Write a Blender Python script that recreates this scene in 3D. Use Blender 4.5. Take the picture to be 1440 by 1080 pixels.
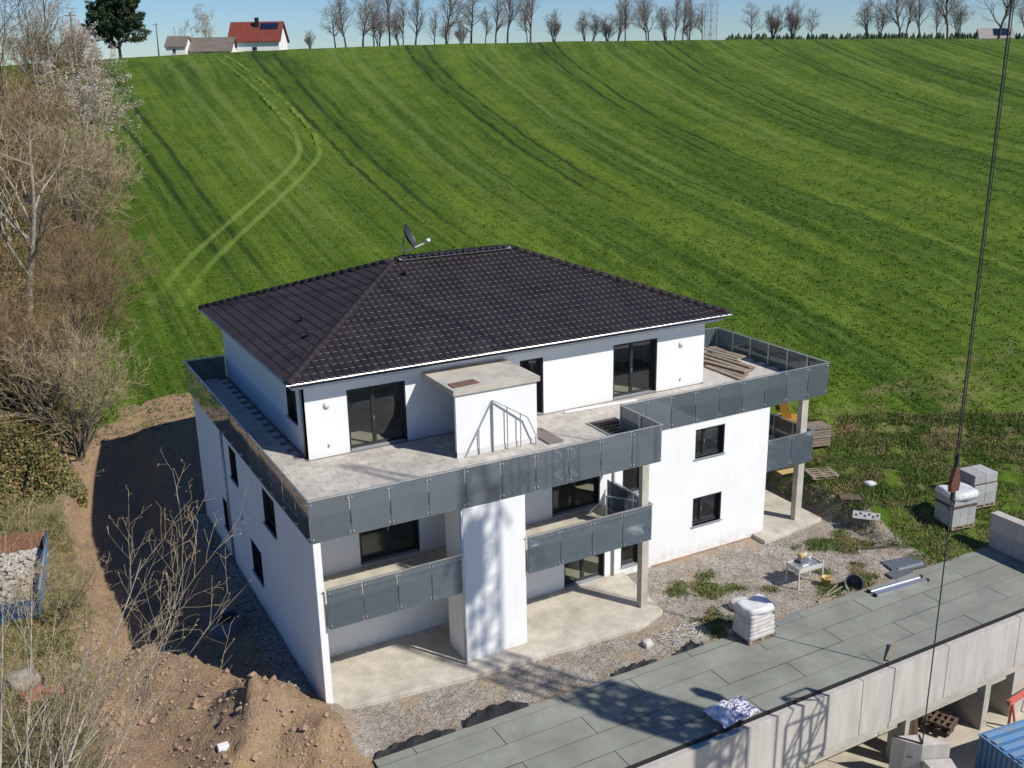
import bpy, bmesh, math, random
import numpy as np
from mathutils import Vector, Matrix, noise as mnoise
for o in list(bpy.data.objects): bpy.data.objects.remove(o)
scn = bpy.context.scene
COL = scn.collection
R_ = math.radians
rnd = random.Random(7)

# ------------------------------------------------------------ camera, sky, sun, exposure
CAM = Vector((-7.437, -26.312, 18.775)); YAW, PITCH, ROLL, FPX = -0.494, -0.301, -0.019, 1404.6
_f = Vector((math.sin(-YAW)*math.cos(PITCH), math.cos(YAW)*math.cos(PITCH), math.sin(PITCH)))
_r = Vector((math.cos(YAW), math.sin(YAW), 0)); _u = _r.cross(_f)
RT = _r*math.cos(ROLL)+_u*math.sin(ROLL); UP = _u*math.cos(ROLL)-_r*math.sin(ROLL)
cd = bpy.data.cameras.new('camera'); cam = bpy.data.objects.new('camera', cd); COL.objects.link(cam)
cd.sensor_width = 36; cd.lens = FPX/1440*36; cd.clip_end = 5000; cd.clip_start = .3
cam.matrix_world = Matrix(((RT.x, UP.x, -_f.x, CAM.x), (RT.y, UP.y, -_f.y, CAM.y), (RT.z, UP.z, -_f.z, CAM.z), (0, 0, 0, 1)))
scn.camera = cam
SUN = Vector((.53*.7193, -.848*.7193, .6947)).normalized(); EL = math.asin(SUN.z)
w = bpy.data.worlds.new('World'); scn.world = w; w.use_nodes = True
nt = w.node_tree; bg = nt.nodes['Background']
sk = nt.nodes.new('ShaderNodeTexSky'); sk.sky_type = 'NISHITA'; sk.sun_disc = False
sk.sun_elevation = EL; sk.sun_rotation = math.atan2(SUN.x, SUN.y); sk.altitude = 300; sk.air_density = 1.0; sk.dust_density = 0.05; sk.ozone_density = 1.5
hs_ = nt.nodes.new('ShaderNodeHueSaturation'); hs_.inputs['Saturation'].default_value = 1.25
tn = nt.nodes.new('ShaderNodeMix'); tn.data_type = 'RGBA'; tn.blend_type = 'MULTIPLY'; tn.inputs[0].default_value = 1; tn.inputs[7].default_value = (.78, .95, 1.28, 1)
nt.links.new(sk.outputs[0], hs_.inputs['Color']); nt.links.new(hs_.outputs[0], tn.inputs[6]); nt.links.new(tn.outputs[2], bg.inputs[0]); bg.inputs[1].default_value = 0.075
sd = bpy.data.lights.new('sun', 'SUN'); so = bpy.data.objects.new('sun', sd); COL.objects.link(so)
sd.energy = 5.0; sd.angle = R_(.53); sd.color = (1, .955, .88); so.rotation_euler = SUN.to_track_quat('Z', 'Y').to_euler(); so.location = (20, -40, 60)
scn.view_settings.view_transform = 'Standard'; scn.view_settings.look = 'None'; scn.view_settings.exposure = .04; scn.view_settings.gamma = 1

# ------------------------------------------------------------ materials
def nodes(name):
    m = bpy.data.materials.new(name); m.use_nodes = True
    t = m.node_tree; b = t.nodes['Principled BSDF']
    return m, t, b
def N(t, typ, **kw):
    n = t.nodes.new(typ)
    for k, v in kw.items():
        if k.startswith('i_'): n.inputs[int(k[2:]) if k[2:].isdigit() else k[2:].replace('_', ' ')].default_value = v
        else: setattr(n, k, v)
    return n
def L(t, a, b): t.links.new(a, b)
def math_(t, op, a, b=None):
    n = t.nodes.new('ShaderNodeMath'); n.operation = op
    for i, v in enumerate((a, b)):
        if v is None: continue
        if isinstance(v, (int, float)): n.inputs[i].default_value = v
        else: t.links.new(v, n.inputs[i])
    return n.outputs[0]
def mixc(t, fac, a, b, mode='MIX'):
    n = t.nodes.new('ShaderNodeMix'); n.data_type = 'RGBA'; n.blend_type = mode
    for sock, v in ((n.inputs[0], fac), (n.inputs[6], a), (n.inputs[7], b)):
        if isinstance(v, (int, float)): sock.default_value = v
        elif isinstance(v, tuple): sock.default_value = (*v, 1) if len(v) == 3 else v
        else: t.links.new(v, sock)
    return n.outputs[2]
def ramp(t, fac, lo, hi):
    n = t.nodes.new('ShaderNodeMapRange'); n.inputs[1].default_value = lo; n.inputs[2].default_value = hi
    t.links.new(fac, n.inputs[0]); return n.outputs[0]
def noise(t, co, scale, detail=4, rough=.6):
    n = N(t, 'ShaderNodeTexNoise', i_Scale=scale, i_Detail=detail, i_Roughness=rough); t.links.new(co, n.inputs['Vector']); return n.outputs[0]
def wpos(t): return t.nodes.new('ShaderNodeNewGeometry').outputs['Position']
def scaled(t, co, s):
    n = t.nodes.new('ShaderNodeMapping'); n.inputs['Scale'].default_value = s; t.links.new(co, n.inputs[0]); return n.outputs[0]
def mat(name, c, rough=.7, var=.25, sc=3., bump=.0, bsc=40., metal=0., c2=None, spec=.5, rand=0., stretch=None, fine=.12):
    m, t, b = nodes(name)
    co = wpos(t)
    if stretch: co = scaled(t, co, stretch)
    n1 = noise(t, co, sc, 6, .65); f = ramp(t, n1, .35, .65)
    d = tuple(x*(1-var) for x in c) if c2 is None else c2
    col = mixc(t, f, c, d)
    n2 = noise(t, co, bsc, 3, .6)
    if fine: col = mixc(t, 1., col, mixc(t, ramp(t, n2, .3, .7), (1-fine,)*3, (1+fine,)*3), 'MULTIPLY')
    if rand:
        oi = t.nodes.new('ShaderNodeObjectInfo')
        g = t.nodes.new('ShaderNodeMapRange'); g.inputs[3].default_value = 1-rand; g.inputs[4].default_value = 1+rand
        t.links.new(oi.outputs['Random'], g.inputs[0])
        v = t.nodes.new('ShaderNodeCombineXYZ')
        for i in range(3): t.links.new(g.outputs[0], v.inputs[i])
        col = mixc(t, 1., col, v.outputs[0], 'MULTIPLY')
    L(t, col, b.inputs['Base Color']); b.inputs['Roughness'].default_value = rough; b.inputs['Metallic'].default_value = metal
    b.inputs['Specular IOR Level'].default_value = spec
    if bump:
        bp = N(t, 'ShaderNodeBump', i_Strength=bump, i_Distance=.02); L(t, n2, bp.inputs['Height']); L(t, bp.outputs[0], b.inputs['Normal'])
    return m
M = {}
M['render'] = mat('white_render', (.80, .80, .79), .9, .05, .8, .12, 90, fine=.03)
def render_mat():
    m, t, b = nodes('white_render'); co = wpos(t); sp = N(t, 'ShaderNodeSeparateXYZ'); L(t, co, sp.inputs[0])
    c = mixc(t, ramp(t, noise(t, co, .7, 5, .6), .35, .65), (.80, .80, .79), (.765, .765, .75))
    streak = noise(t, scaled(t, co, (2.2, 2.2, .25)), 1.6, 4, .6)
    c = mixc(t, math_(t, 'MULTIPLY', ramp(t, streak, .58, .8), .35), c, (.62, .60, .56))
    splash = math_(t, 'MULTIPLY', math_(t, 'SUBTRACT', 1., ramp(t, sp.outputs[2], -.1, .55)), ramp(t, noise(t, co, 5., 5, .75), .40, .66))
    c = mixc(t, math_(t, 'MULTIPLY', splash, .75), c, (.45, .36, .26))
    L(t, c, b.inputs['Base Color']); b.inputs['Roughness'].default_value = .92
    bp = N(t, 'ShaderNodeBump', i_Strength=.15, i_Distance=.02); L(t, noise(t, co, 90., 3), bp.inputs['Height']); L(t, bp.outputs[0], b.inputs['Normal'])
    return m
M['render'] = render_mat()
M['soffit'] = mat('soffit_paint', (.62, .62, .62), .85, .06, 1.5, fine=.03)
M['concrete'] = mat('concrete', (.52, .48, .40), .9, .28, 1.1, .15, 30, fine=.12)
M['slabc'] = mat('slab_concrete', (.56, .51, .42), .92, .32, 1.3, .2, 25, fine=.14)
M['panel'] = mat('panel_concrete', (.50, .465, .42), .9, .22, .9, .1, 30, stretch=(3., 3., .45), fine=.06)
M['lintel'] = mat('lintel_concrete', (.47, .44, .37), .9, .25, 1.2, .12, 20)
M['plinth'] = mat('plinth', (.42, .27, .18), .95, .4, 2, .2, 30)
M['tile'] = mat('roof_tile', (.034, .027, .028), .46, .45, .9, .06, 60, spec=.42, rand=.22)
M['cap'] = mat('ridge_cap', (.030, .024, .026), .7, .3, 1.5, spec=.25)
M['under'] = mat('roof_underlay', (.012, .011, .011), .9)
M['alu'] = mat('bright_metal', (.72, .73, .74), .35, .1, 3, metal=.85, fine=.03)
M['galv'] = mat('galvanised_steel', (.50, .52, .54), .45, .2, 5, metal=.7, fine=.05)
M['anth'] = mat('anthracite_frame', (.022, .025, .029), .45, .15, 3, fine=.03)
M['sill'] = mat('sill_aluminium', (.42, .44, .46), .5, .1, 3, metal=.4, fine=.03)
M['pave'] = mat('paving', (.50, .465, .41), .88, .25, 4., .15, 50, rand=.13)
M['bed'] = mat('paving_bed', (.20, .18, .15), .95)
M['roofing'] = mat('bitumen_sheet', (.268, .278, .235), .95, .26, .7, .25, 120, rand=.05, fine=.2, spec=.2)
M['black'] = mat('black_membrane', (.018, .018, .020), .75, .5, 5, .2, 20)
M['bitedge'] = mat('bitumen_edge', (.012, .012, .014), .7)
M['wood'] = mat('weathered_wood', (.34, .27, .20), .85, .45, 5, .2, 30, rand=.25, stretch=(1, 1, 3))
M['woodl'] = mat('fresh_board', (.55, .38, .16), .8, .2, 4, .1, 30)
M['woodd'] = mat('old_wood', (.15, .105, .07), .9, .5, 5, .2, 30, rand=.3)
M['floor'] = mat('screed_floor', (.42, .39, .32), .8, .2, 1.5)
M['room'] = mat('room_plaster', (.60, .58, .54), .9, .08, 1.)
M['white'] = mat('white_plastic', (.78, .78, .77), .45, .05, 3, fine=.02)
M['wrap'] = mat('plastic_wrap', (.70, .70, .69), .3, .2, 6, .5, 18, fine=.1)
M['bagc'] = mat('cement_bag', (.60, .57, .53), .7, .25, 5, .3, 20)
M['block'] = mat('concrete_block', (.40, .40, .39), .9, .2, 4, .2, 40, rand=.1)
M['yard'] = mat('yard_screed', (.52, .47, .37), .92, .3, .8, .15, 20)
M['blue'] = mat('blue_paint', (.045, .16, .37), .5, .35, 3, .1, 30, c2=(.10, .17, .26))
M['bluec'] = mat('blue_container_paint', (.10, .26, .50), .5, .35, 2.5, .1, 30, c2=(.20, .25, .30))
M['blued'] = mat('navy_print', (.03, .035, .14), .5, .3, 12)
M['red'] = mat('red_paint', (.62, .13, .10), .5, .25, 4)
M['netc'] = mat('faded_red_net', (.46, .17, .11), .8, .4, 14, .4, 40, fine=.4)
M['orange'] = mat('rusty_orange', (.16, .055, .03), .55, .5, 9)
M['rope'] = mat('steel_rope', (.02, .02, .025), .6)
M['yellow'] = mat('machine_yellow', (.46, .25, .03), .45, .3, 4)
M['ybucket'] = mat('yellow_plastic', (.62, .42, .10), .5, .25, 8)
M['grey'] = mat('grey_plastic', (.12, .13, .14), .5, .2, 6)
M['rust'] = mat('rusty_steel', (.22, .10, .05), .8, .5, 9, .2, 40)
M['dish'] = mat('dish_paint', (.030, .036, .042), .5, .1, 3)
M['rubble'] = mat('rubble', (.62, .57, .50), .95, .35, 6, .3, 40, rand=.2)
M['stone'] = mat('stone', (.36, .31, .25), .95, .4, 6, .3, 30)
M['crane'] = mat('crane_steel', (.45, .30, .05), .5, .2, 3)
M['redroof'] = mat('red_roof', (.20, .038, .024), .85, .25, 1, .2, 10)
M['greyroof'] = mat('fibre_roof', (.17, .145, .12), .9, .25, .8, .2, 8)
M['solar'] = mat('solar_panel', (.012, .02, .05), .2)
M['bark'] = mat('bark', (.19, .15, .11), .95, .45, 4, .3, 30)
M['barkl'] = mat('pale_bark', (.40, .36, .29), .9, .5, 3, .2, 20)
M['barkd'] = mat('dark_bark', (.10, .085, .07), .95, .4, 4, .3, 30)
M['twig'] = mat('twigs', (.30, .20, .10), .95, .45, 1.2, fine=.2)
M['twigl'] = mat('pale_twigs', (.48, .38, .225), .95, .4, 1.2, fine=.2)
M['twigd'] = mat('grey_twigs', (.27, .215, .185), .95, .35, .6, fine=.2)
M['bud'] = mat('buds', (.36, .26, .13), .9, .4, 5)
M['blossom'] = mat('blossom', (.72, .66, .64), .9, .2, 3)
M['needle'] = mat('needles', (.024, .052, .020), .9, .5, .6, fine=.3, c2=(.05, .075, .03))
M['leafg'] = mat('green_leaves', (.07, .12, .025), .8, .5, 1.5, fine=.3, c2=(.15, .14, .04))
M['leafb'] = mat('dry_leaves', (.30, .195, .09), .9, .45, 1.5, fine=.3, c2=(.20, .155, .055))

def glass(name, tint, refl, diff=None, dfac=0., rough=.0, base_refl=.045):
    m = bpy.data.materials.new(name); m.use_nodes = True; t = m.node_tree; t.nodes.remove(t.nodes['Principled BSDF'])
    out = t.nodes['Material Output']
    tr = N(t, 'ShaderNodeBsdfTransparent'); tr.inputs[0].default_value = (*tint, 1)
    gl = N(t, 'ShaderNodeBsdfGlossy'); gl.inputs[1].default_value = rough; gl.inputs[0].default_value = (.9, .95, 1, 1)
    base = tr.outputs[0]
    if diff:
        df = N(t, 'ShaderNodeBsdfDiffuse'); df.inputs[0].default_value = (*diff, 1)
        mx = N(t, 'ShaderNodeMixShader'); oi = N(t, 'ShaderNodeObjectInfo'); sm_ = noise(t, wpos(t), 1.3, 4, .65); L(t, math_(t, 'ADD', math_(t, 'ADD', math_(t, 'MULTIPLY', oi.outputs['Random'], .14), math_(t, 'MULTIPLY', math_(t, 'SUBTRACT', sm_, .5), .18)), dfac-.07), mx.inputs[0]); L(t, base, mx.inputs[1]); L(t, df.outputs[0], mx.inputs[2]); base = mx.outputs[0]
    lw = N(t, 'ShaderNodeLayerWeight'); lw.inputs[0].default_value = .5
    fc = math_(t, 'ADD', math_(t, 'MULTIPLY', math_(t, 'POWER', lw.outputs['Facing'], 4.), refl), base_refl)
    m2 = N(t, 'ShaderNodeMixShader'); L(t, fc, m2.inputs[0]); L(t, base, m2.inputs[1]); L(t, gl.outputs[0], m2.inputs[2])
    L(t, m2.outputs[0], out.inputs[0]); return m
M['pane'] = glass('window_glass', (.86, .88, .85), .6)
M['bal'] = glass('tinted_glass', (.33, .36, .40), .75, (.20, .25, .285), .38, .03, .09)

def leaf_vc(name, c0, c1, c2):
    m, t, b = nodes(name)
    at = N(t, 'ShaderNodeAttribute', attribute_name='v')
    co = wpos(t)
    a = mixc(t, at.outputs['Fac'], c0, c1)
    L(t, mixc(t, ramp(t, noise(t, co, .5, 4), .45, .68), a, c2), b.inputs['Base Color']); b.inputs['Roughness'].default_value = .8; b.inputs['Specular IOR Level'].default_value = .2
    return m
M['tuftd'] = leaf_vc('rough_grass_blades', (.06, .13, .022), (.17, .21, .05), (.33, .26, .13))

# ------------------------------------------------------------ mesh helpers
class MB:
    def __init__(s): s.v = []; s.f = []
    def add(s, vs, fs):
        o = len(s.v); s.v += [tuple(v) for v in vs]; s.f += [tuple(i+o for i in f) for f in fs]; return s
    def box(s, x0, x1, y0, y1, z0, z1):
        return s.add([(x0, y0, z0), (x1, y0, z0), (x1, y1, z0), (x0, y1, z0), (x0, y0, z1), (x1, y0, z1), (x1, y1, z1), (x0, y1, z1)],
                     [(0, 3, 2, 1), (4, 5, 6, 7), (0, 1, 5, 4), (1, 2, 6, 5), (2, 3, 7, 6), (3, 0, 4, 7)])
    def obox(s, p0, p1, w_, h, up=(0, 0, 1)):
        p0 = Vector(p0); p1 = Vector(p1); d = (p1-p0).normalized(); u = Vector(up)
        if abs(d.dot(u)) > .98: u = Vector((1, 0, 0))
        a = d.cross(u).normalized()*w_/2; b = a.cross(d).normalized()*h/2
        vs = [p0-a-b, p0+a-b, p0+a+b, p0-a+b, p1-a-b, p1+a-b, p1+a+b, p1-a+b]
        return s.add(vs, [(0, 3, 2, 1), (4, 5, 6, 7), (0, 1, 5, 4), (1, 2, 6, 5), (2, 3, 7, 6), (3, 0, 4, 7)])
    def prism(s, poly, z0, z1):
        n = len(poly)
        return s.add([(x, y, z0) for x, y in poly]+[(x, y, z1) for x, y in poly],
                     [tuple(range(n))[::-1], tuple(range(n, 2*n))]+[(i, (i+1) % n, n+(i+1) % n, n+i) for i in range(n)])
    def tube(s, pts, r, n=8, caps=True):
        pts = [Vector(p) for p in pts]; rings = []; o = len(s.v)
        rs = r if isinstance(r, (list, tuple)) else [r]*len(pts)
        for i, p in enumerate(pts):
            d = (pts[min(i+1, len(pts)-1)]-pts[max(i-1, 0)]).normalized()
            u = Vector((0, 0, 1)) if abs(d.z) < .95 else Vector((1, 0, 0))
            a = d.cross(u).normalized(); b = a.cross(d)
            for k in range(n):
                t = 2*math.pi*k/n; s.v.append(tuple(p+(a*math.cos(t)+b*math.sin(t))*rs[i]))
        for i in range(len(pts)-1):
            for k in range(n): s.f.append((o+i*n+k, o+i*n+(k+1) % n, o+(i+1)*n+(k+1) % n, o+(i+1)*n+k))
        if caps: s.f.append(tuple(o+k for k in range(n))[::-1]); s.f.append(tuple(o+(len(pts)-1)*n+k for k in range(n)))
        return s
    def lathe(s, prof, n=16, c=(0, 0, 0)):
        o = len(s.v)
        for r, z in prof:
            for k in range(n): t = 2*math.pi*k/n; s.v.append((c[0]+r*math.cos(t), c[1]+r*math.sin(t), c[2]+z))
        for i in range(len(prof)-1):
            for k in range(n): s.f.append((o+i*n+k, o+i*n+(k+1) % n, o+(i+1)*n+(k+1) % n, o+(i+1)*n+k))
        return s
    def mesh(s, name, m, smooth=False):
        me = bpy.data.meshes.new(name); me.from_pydata(s.v, [], s.f); me.update()
        if m: me.materials.append(M[m])
        if smooth: me.polygons.foreach_set('use_smooth', [True]*len(me.polygons))
        return me
    def build(s, name, m, parent=None, smooth=False, bevel=0, label=None):
        o = bpy.data.objects.new(name, s.mesh(name, m, smooth)); COL.objects.link(o); o.parent = parent
        if bevel:
            b = o.modifiers.new('bevel', 'BEVEL'); b.width = bevel; b.segments = 2; b.limit_method = 'ANGLE'
        if label: o['label'] = label
        return o
def npmesh(name, V, F, m, parent=None, smooth=False, nper=None):
    me = bpy.data.meshes.new(name); V = np.asarray(V, np.float32); F = np.asarray(F, np.int32)
    me.vertices.add(len(V)); me.vertices.foreach_set('co', V.ravel())
    k = F.shape[1]; me.loops.add(F.size); me.loops.foreach_set('vertex_index', F.ravel())
    me.polygons.add(len(F)); me.polygons.foreach_set('loop_start', np.arange(0, F.size, k, dtype=np.int32)); me.polygons.foreach_set('loop_total', np.full(len(F), k, np.int32))
    me.polygons.foreach_set('use_smooth', np.full(len(F), bool(smooth)))
    me.update(calc_edges=True)
    if m: me.materials.append(M[m])
    o = bpy.data.objects.new(name, me); COL.objects.link(o); o.parent = parent
    return o
def tag(o, label, cat, group=None):
    o['label'] = label; o['category'] = cat
    if group: o['group'] = group
    return o
def thing(name, label, cat, loc=(0, 0, 0), rz=0., group=None):
    o = bpy.data.objects.new(name, None); COL.objects.link(o); o.location = loc; o.rotation_euler = (0, 0, rz); o.empty_display_size = .3
    return tag(o, label, cat, group)
def struct(o): o['kind'] = 'structure'; return o
def stuff(o, label=None, cat=None):
    o['kind'] = 'stuff'
    if label: o['label'] = label; o['category'] = cat
    return o
def copy_tree(o, parent=None):
    c = o.copy(); COL.objects.link(c); c.parent = parent
    for ch in list(o.children): copy_tree(ch, c)
    return c
def ray(u, v): return _f+RT*((u-720)/FPX)-UP*((v-540)/FPX)
def at_dist(u, v, D):
    d = ray(u, v); k = D/math.hypot(d.x, d.y); return CAM+d*k
def sstep(a, b, x):
    t = min(1., max(0., (x-a)/(b-a))); return t*t*(3-2*t)

# ------------------------------------------------------------ terrain
def hill(x, y):
    s = .474*x+.88*y-13
    if s <= 0: return 0.
    l = .88*(x+7.4)-.474*(y+26.3)
    d = (.9+(.00025 if l < 0 else .0001)*l*l)*min(1.2, s/180)
    return .248*s-.00058*s*s-d
_hs = [rnd.uniform(0, 6.28) for _ in range(12)]
def lump(x, y):
    return (math.sin(x*1.7+_hs[0]+math.sin(y*1.1+_hs[1]))*math.sin(y*1.9+_hs[2])+.6*math.sin(x*3.9+y*1.3+_hs[3])*math.sin(y*4.3-x*.9+_hs[4])+.35*math.sin(x*8.1+_hs[5]+y*2)*math.sin(y*7.7+_hs[6]))
def cutmask(x, y):   # 1 = site formation level, 0 = natural slope
    rx = min(sstep(-9.5, -4.2, x), 1-sstep(23.35, 24.4+.25*math.sin(y*1.3), x)); ry = 1-sstep(18.6, 24.5, y)
    return rx*ry
def gh(x, y):
    c = cutmask(x, y); h = hill(x, y)
    z = h*(1-c)
    if x > 23 and y < 9 and y > -6: z = max(z, (.55+.45*sstep(-.5, 3, y))*sstep(23.45, 24.15, x+.10*lump(x*.6, y*.6))*sstep(-1.9, .9, y+.1*lump(x, y))+.22*sstep(24., 26., x)*sstep(-2.9, -1.2, y))
    # site ground
    k = c*(1-sstep(9, 12, h)) 
    z += -.08*k*(1 if x > -.3 else 1.6)
    z += .035*lump(x, y)*k*(1 if y > -2.9 else .5)*(1.6 if x < -.4 else .5)
    if -7 < x < 1.5 and -5 < y < 26:      # excavated strip, sunk deeper to darken and widen the house shadow, and rough soil
        z -= 1.05*sstep(-5.7, -4.9, x+.25*math.sin(y*1.1))*(1-sstep(-2.4, -.8, x))*sstep(6.2, 8.6, y+.4*math.sin(x*2))*(1-sstep(23.5, 26, y))
        if x < -.1:
            q = Vector((x, y, 0)); a = sstep(.1, .8, -x)*(1-sstep(14, 20, y))
            z += a*(.10*mnoise.fractal(q*1.6, 1., 2., 4)+.05*mnoise.fractal(q*5.5, 1., 2., 3)+.10*max(0, mnoise.noise(q*2.3)))
    # spoil heap and churned soil west of the corner
    def g(cx, cy, sx, sy, hh, rot=0.):
        dx, dy = x-cx, y-cy; c_, s_ = math.cos(rot), math.sin(rot); a = (dx*c_+dy*s_)/sx; b = (-dx*s_+dy*c_)/sy
        return hh*math.exp(-(a*a+b*b))
    if x < 2 and y < 14:
        m = g(-1.75, .35, 1.25, 1.5, 1.6, .5)+g(-.65, -1.7, .95, 1.05, .72)+g(-2.9, -1.2, .9, 1.6, .55)+g(-3.3, 4.2, .8, 2.2, .38, .1)
        m *= 1-sstep(-.55, .05, x)*(1-sstep(-1.0, -.2, -y-.1))*.97
        z += m*(1+.14*lump(x*1.5, y*1.5)+.30*mnoise.fractal(Vector((x*1.4, y*.9, 3.)), 1., 2., 4)-.25*abs(mnoise.noise(Vector((x*1.9-y*1.1, y*.35, 7.)))))
        if x < -2.6: z += .10*math.sin(2.9*(x+.12*y))*sstep(-2.6, -3.6, x)*(1-sstep(6, 9, y))*(1-sstep(-7.5, -6.2, -x)*0)*(1-sstep(6.6, 8, -x))
    if x < -5.5: z += .12*lump(x*.5, y*.5)*sstep(5.5, 8, -x)
    if x > 23.5 and z > .2: z += .10*lump(x*.8, y*.8)
    return z
def axis(a, b, fine, lo, hi, growth):
    xs = list(np.arange(a, b+1e-6, fine)); s = fine; x = b
    while x < hi: s = min(s*growth, 9.); x += s; xs.append(x)
    s = fine; x = a
    while x > lo: s = min(s*growth, 9.); x -= s; xs.insert(0, x)
    return np.array(xs)
XS = axis(-9.9, 29.7, .22, -160, 420, 1.06); XS = np.sort(np.append(XS, [.32, 27.12]))
YS = axis(-2.95, 27.25, .22, -14, 460, 1.05)
nx, ny = len(XS), len(YS)
GV = np.zeros((nx*ny, 3), np.float32); dirt = np.zeros(nx*ny, np.float32); grav = np.zeros(nx*ny, np.float32); dry = np.zeros(nx*ny, np.float32)
for j, y in enumerate(YS):
    for i, x in enumerate(XS):
        x_, y_ = float(x), float(y); k = j*nx+i
        GV[k] = (x_, y_, gh(x_, y_))
        if -30 < x_ < 45 and y_ < 120:
            n = .5*lump(x_*.55, y_*.55)
            c = cutmask(x_, y_)
            de = c if x_ > -4.2 else max(0, sstep(-7.6, -5.0, x_+.5*n)*(1-sstep(7.5, 12, y_+n)))
            if 19 < y_+.4*n < 27.3 and -3.2 < x_ < 8: de = max(de, sstep(-3.2, -1.5, x_+n))
            if 6.5 < y_ < 26 and x_ <= 0: de = max(de, sstep(-5.9, -5.2, x_+.3*n))
            if y_ > 30: de = 0
            dirt[k] = min(1, de*1.15)
            gr = sstep(-3.2, -2.4, y_)*(1-sstep(24., 24.6, x_))*sstep(-.2, .35, x_)*(1-sstep(2.5, 3.2, y_) if x_ < 20 else 1-sstep(6, 7, y_))
            if x_ > 16: gr *= 1-.75*sstep(.2, .8, n)*sstep(-.3, -1.6, y_)
            if -1.1 < x_ <= .35 and .8 < y_ < 17.2: gr = max(gr, sstep(-1.0, -.5, x_+.2*n))
            grav[k] = gr
            dr = 0.
            if x_ > 22.8 and y_ < 9: dr = .36+.4*n
            d2 = abs((.474*x_+.88*y_)-19.5-.5*n)
            if x_ > 20 and y_ < 40: dr = max(dr, .75-d2*.5)
            if y_ > 20 and x_ < -4.0+.115*(y_-24)+n: dr = max(dr, .95)
            if x_ < -4.2 and y_ < 24: dr = max(dr, .85+.35*n)
            dry[k] = max(0, min(1, dr))
gx, gy = np.meshgrid(np.arange(nx-1), np.arange(ny-1)); gx = gx.ravel(); gy = gy.ravel()
cx = (XS[gx]+XS[gx+1])/2; cy = (YS[gy]+YS[gy+1])/2
keep = ~((cx > .32) & (cx < 27.12) & (cy < -2.95)) & ~((cx > .4) & (cx < 19.8) & (cy > 2.9) & (cy < 16.4))
gx = gx[keep]; gy = gy[keep]
GF = np.stack([gy*nx+gx, gy*nx+gx+1, (gy+1)*nx+gx+1, (gy+1)*nx+gx], 1)
ground = struct(npmesh('ground', GV, GF, None, smooth=True))
for nm, arr in (('dirt', dirt), ('grav', grav), ('dry', dry)):
    a = ground.data.attributes.new(nm, 'FLOAT', 'POINT'); a.data.foreach_set('value', arr)
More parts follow.
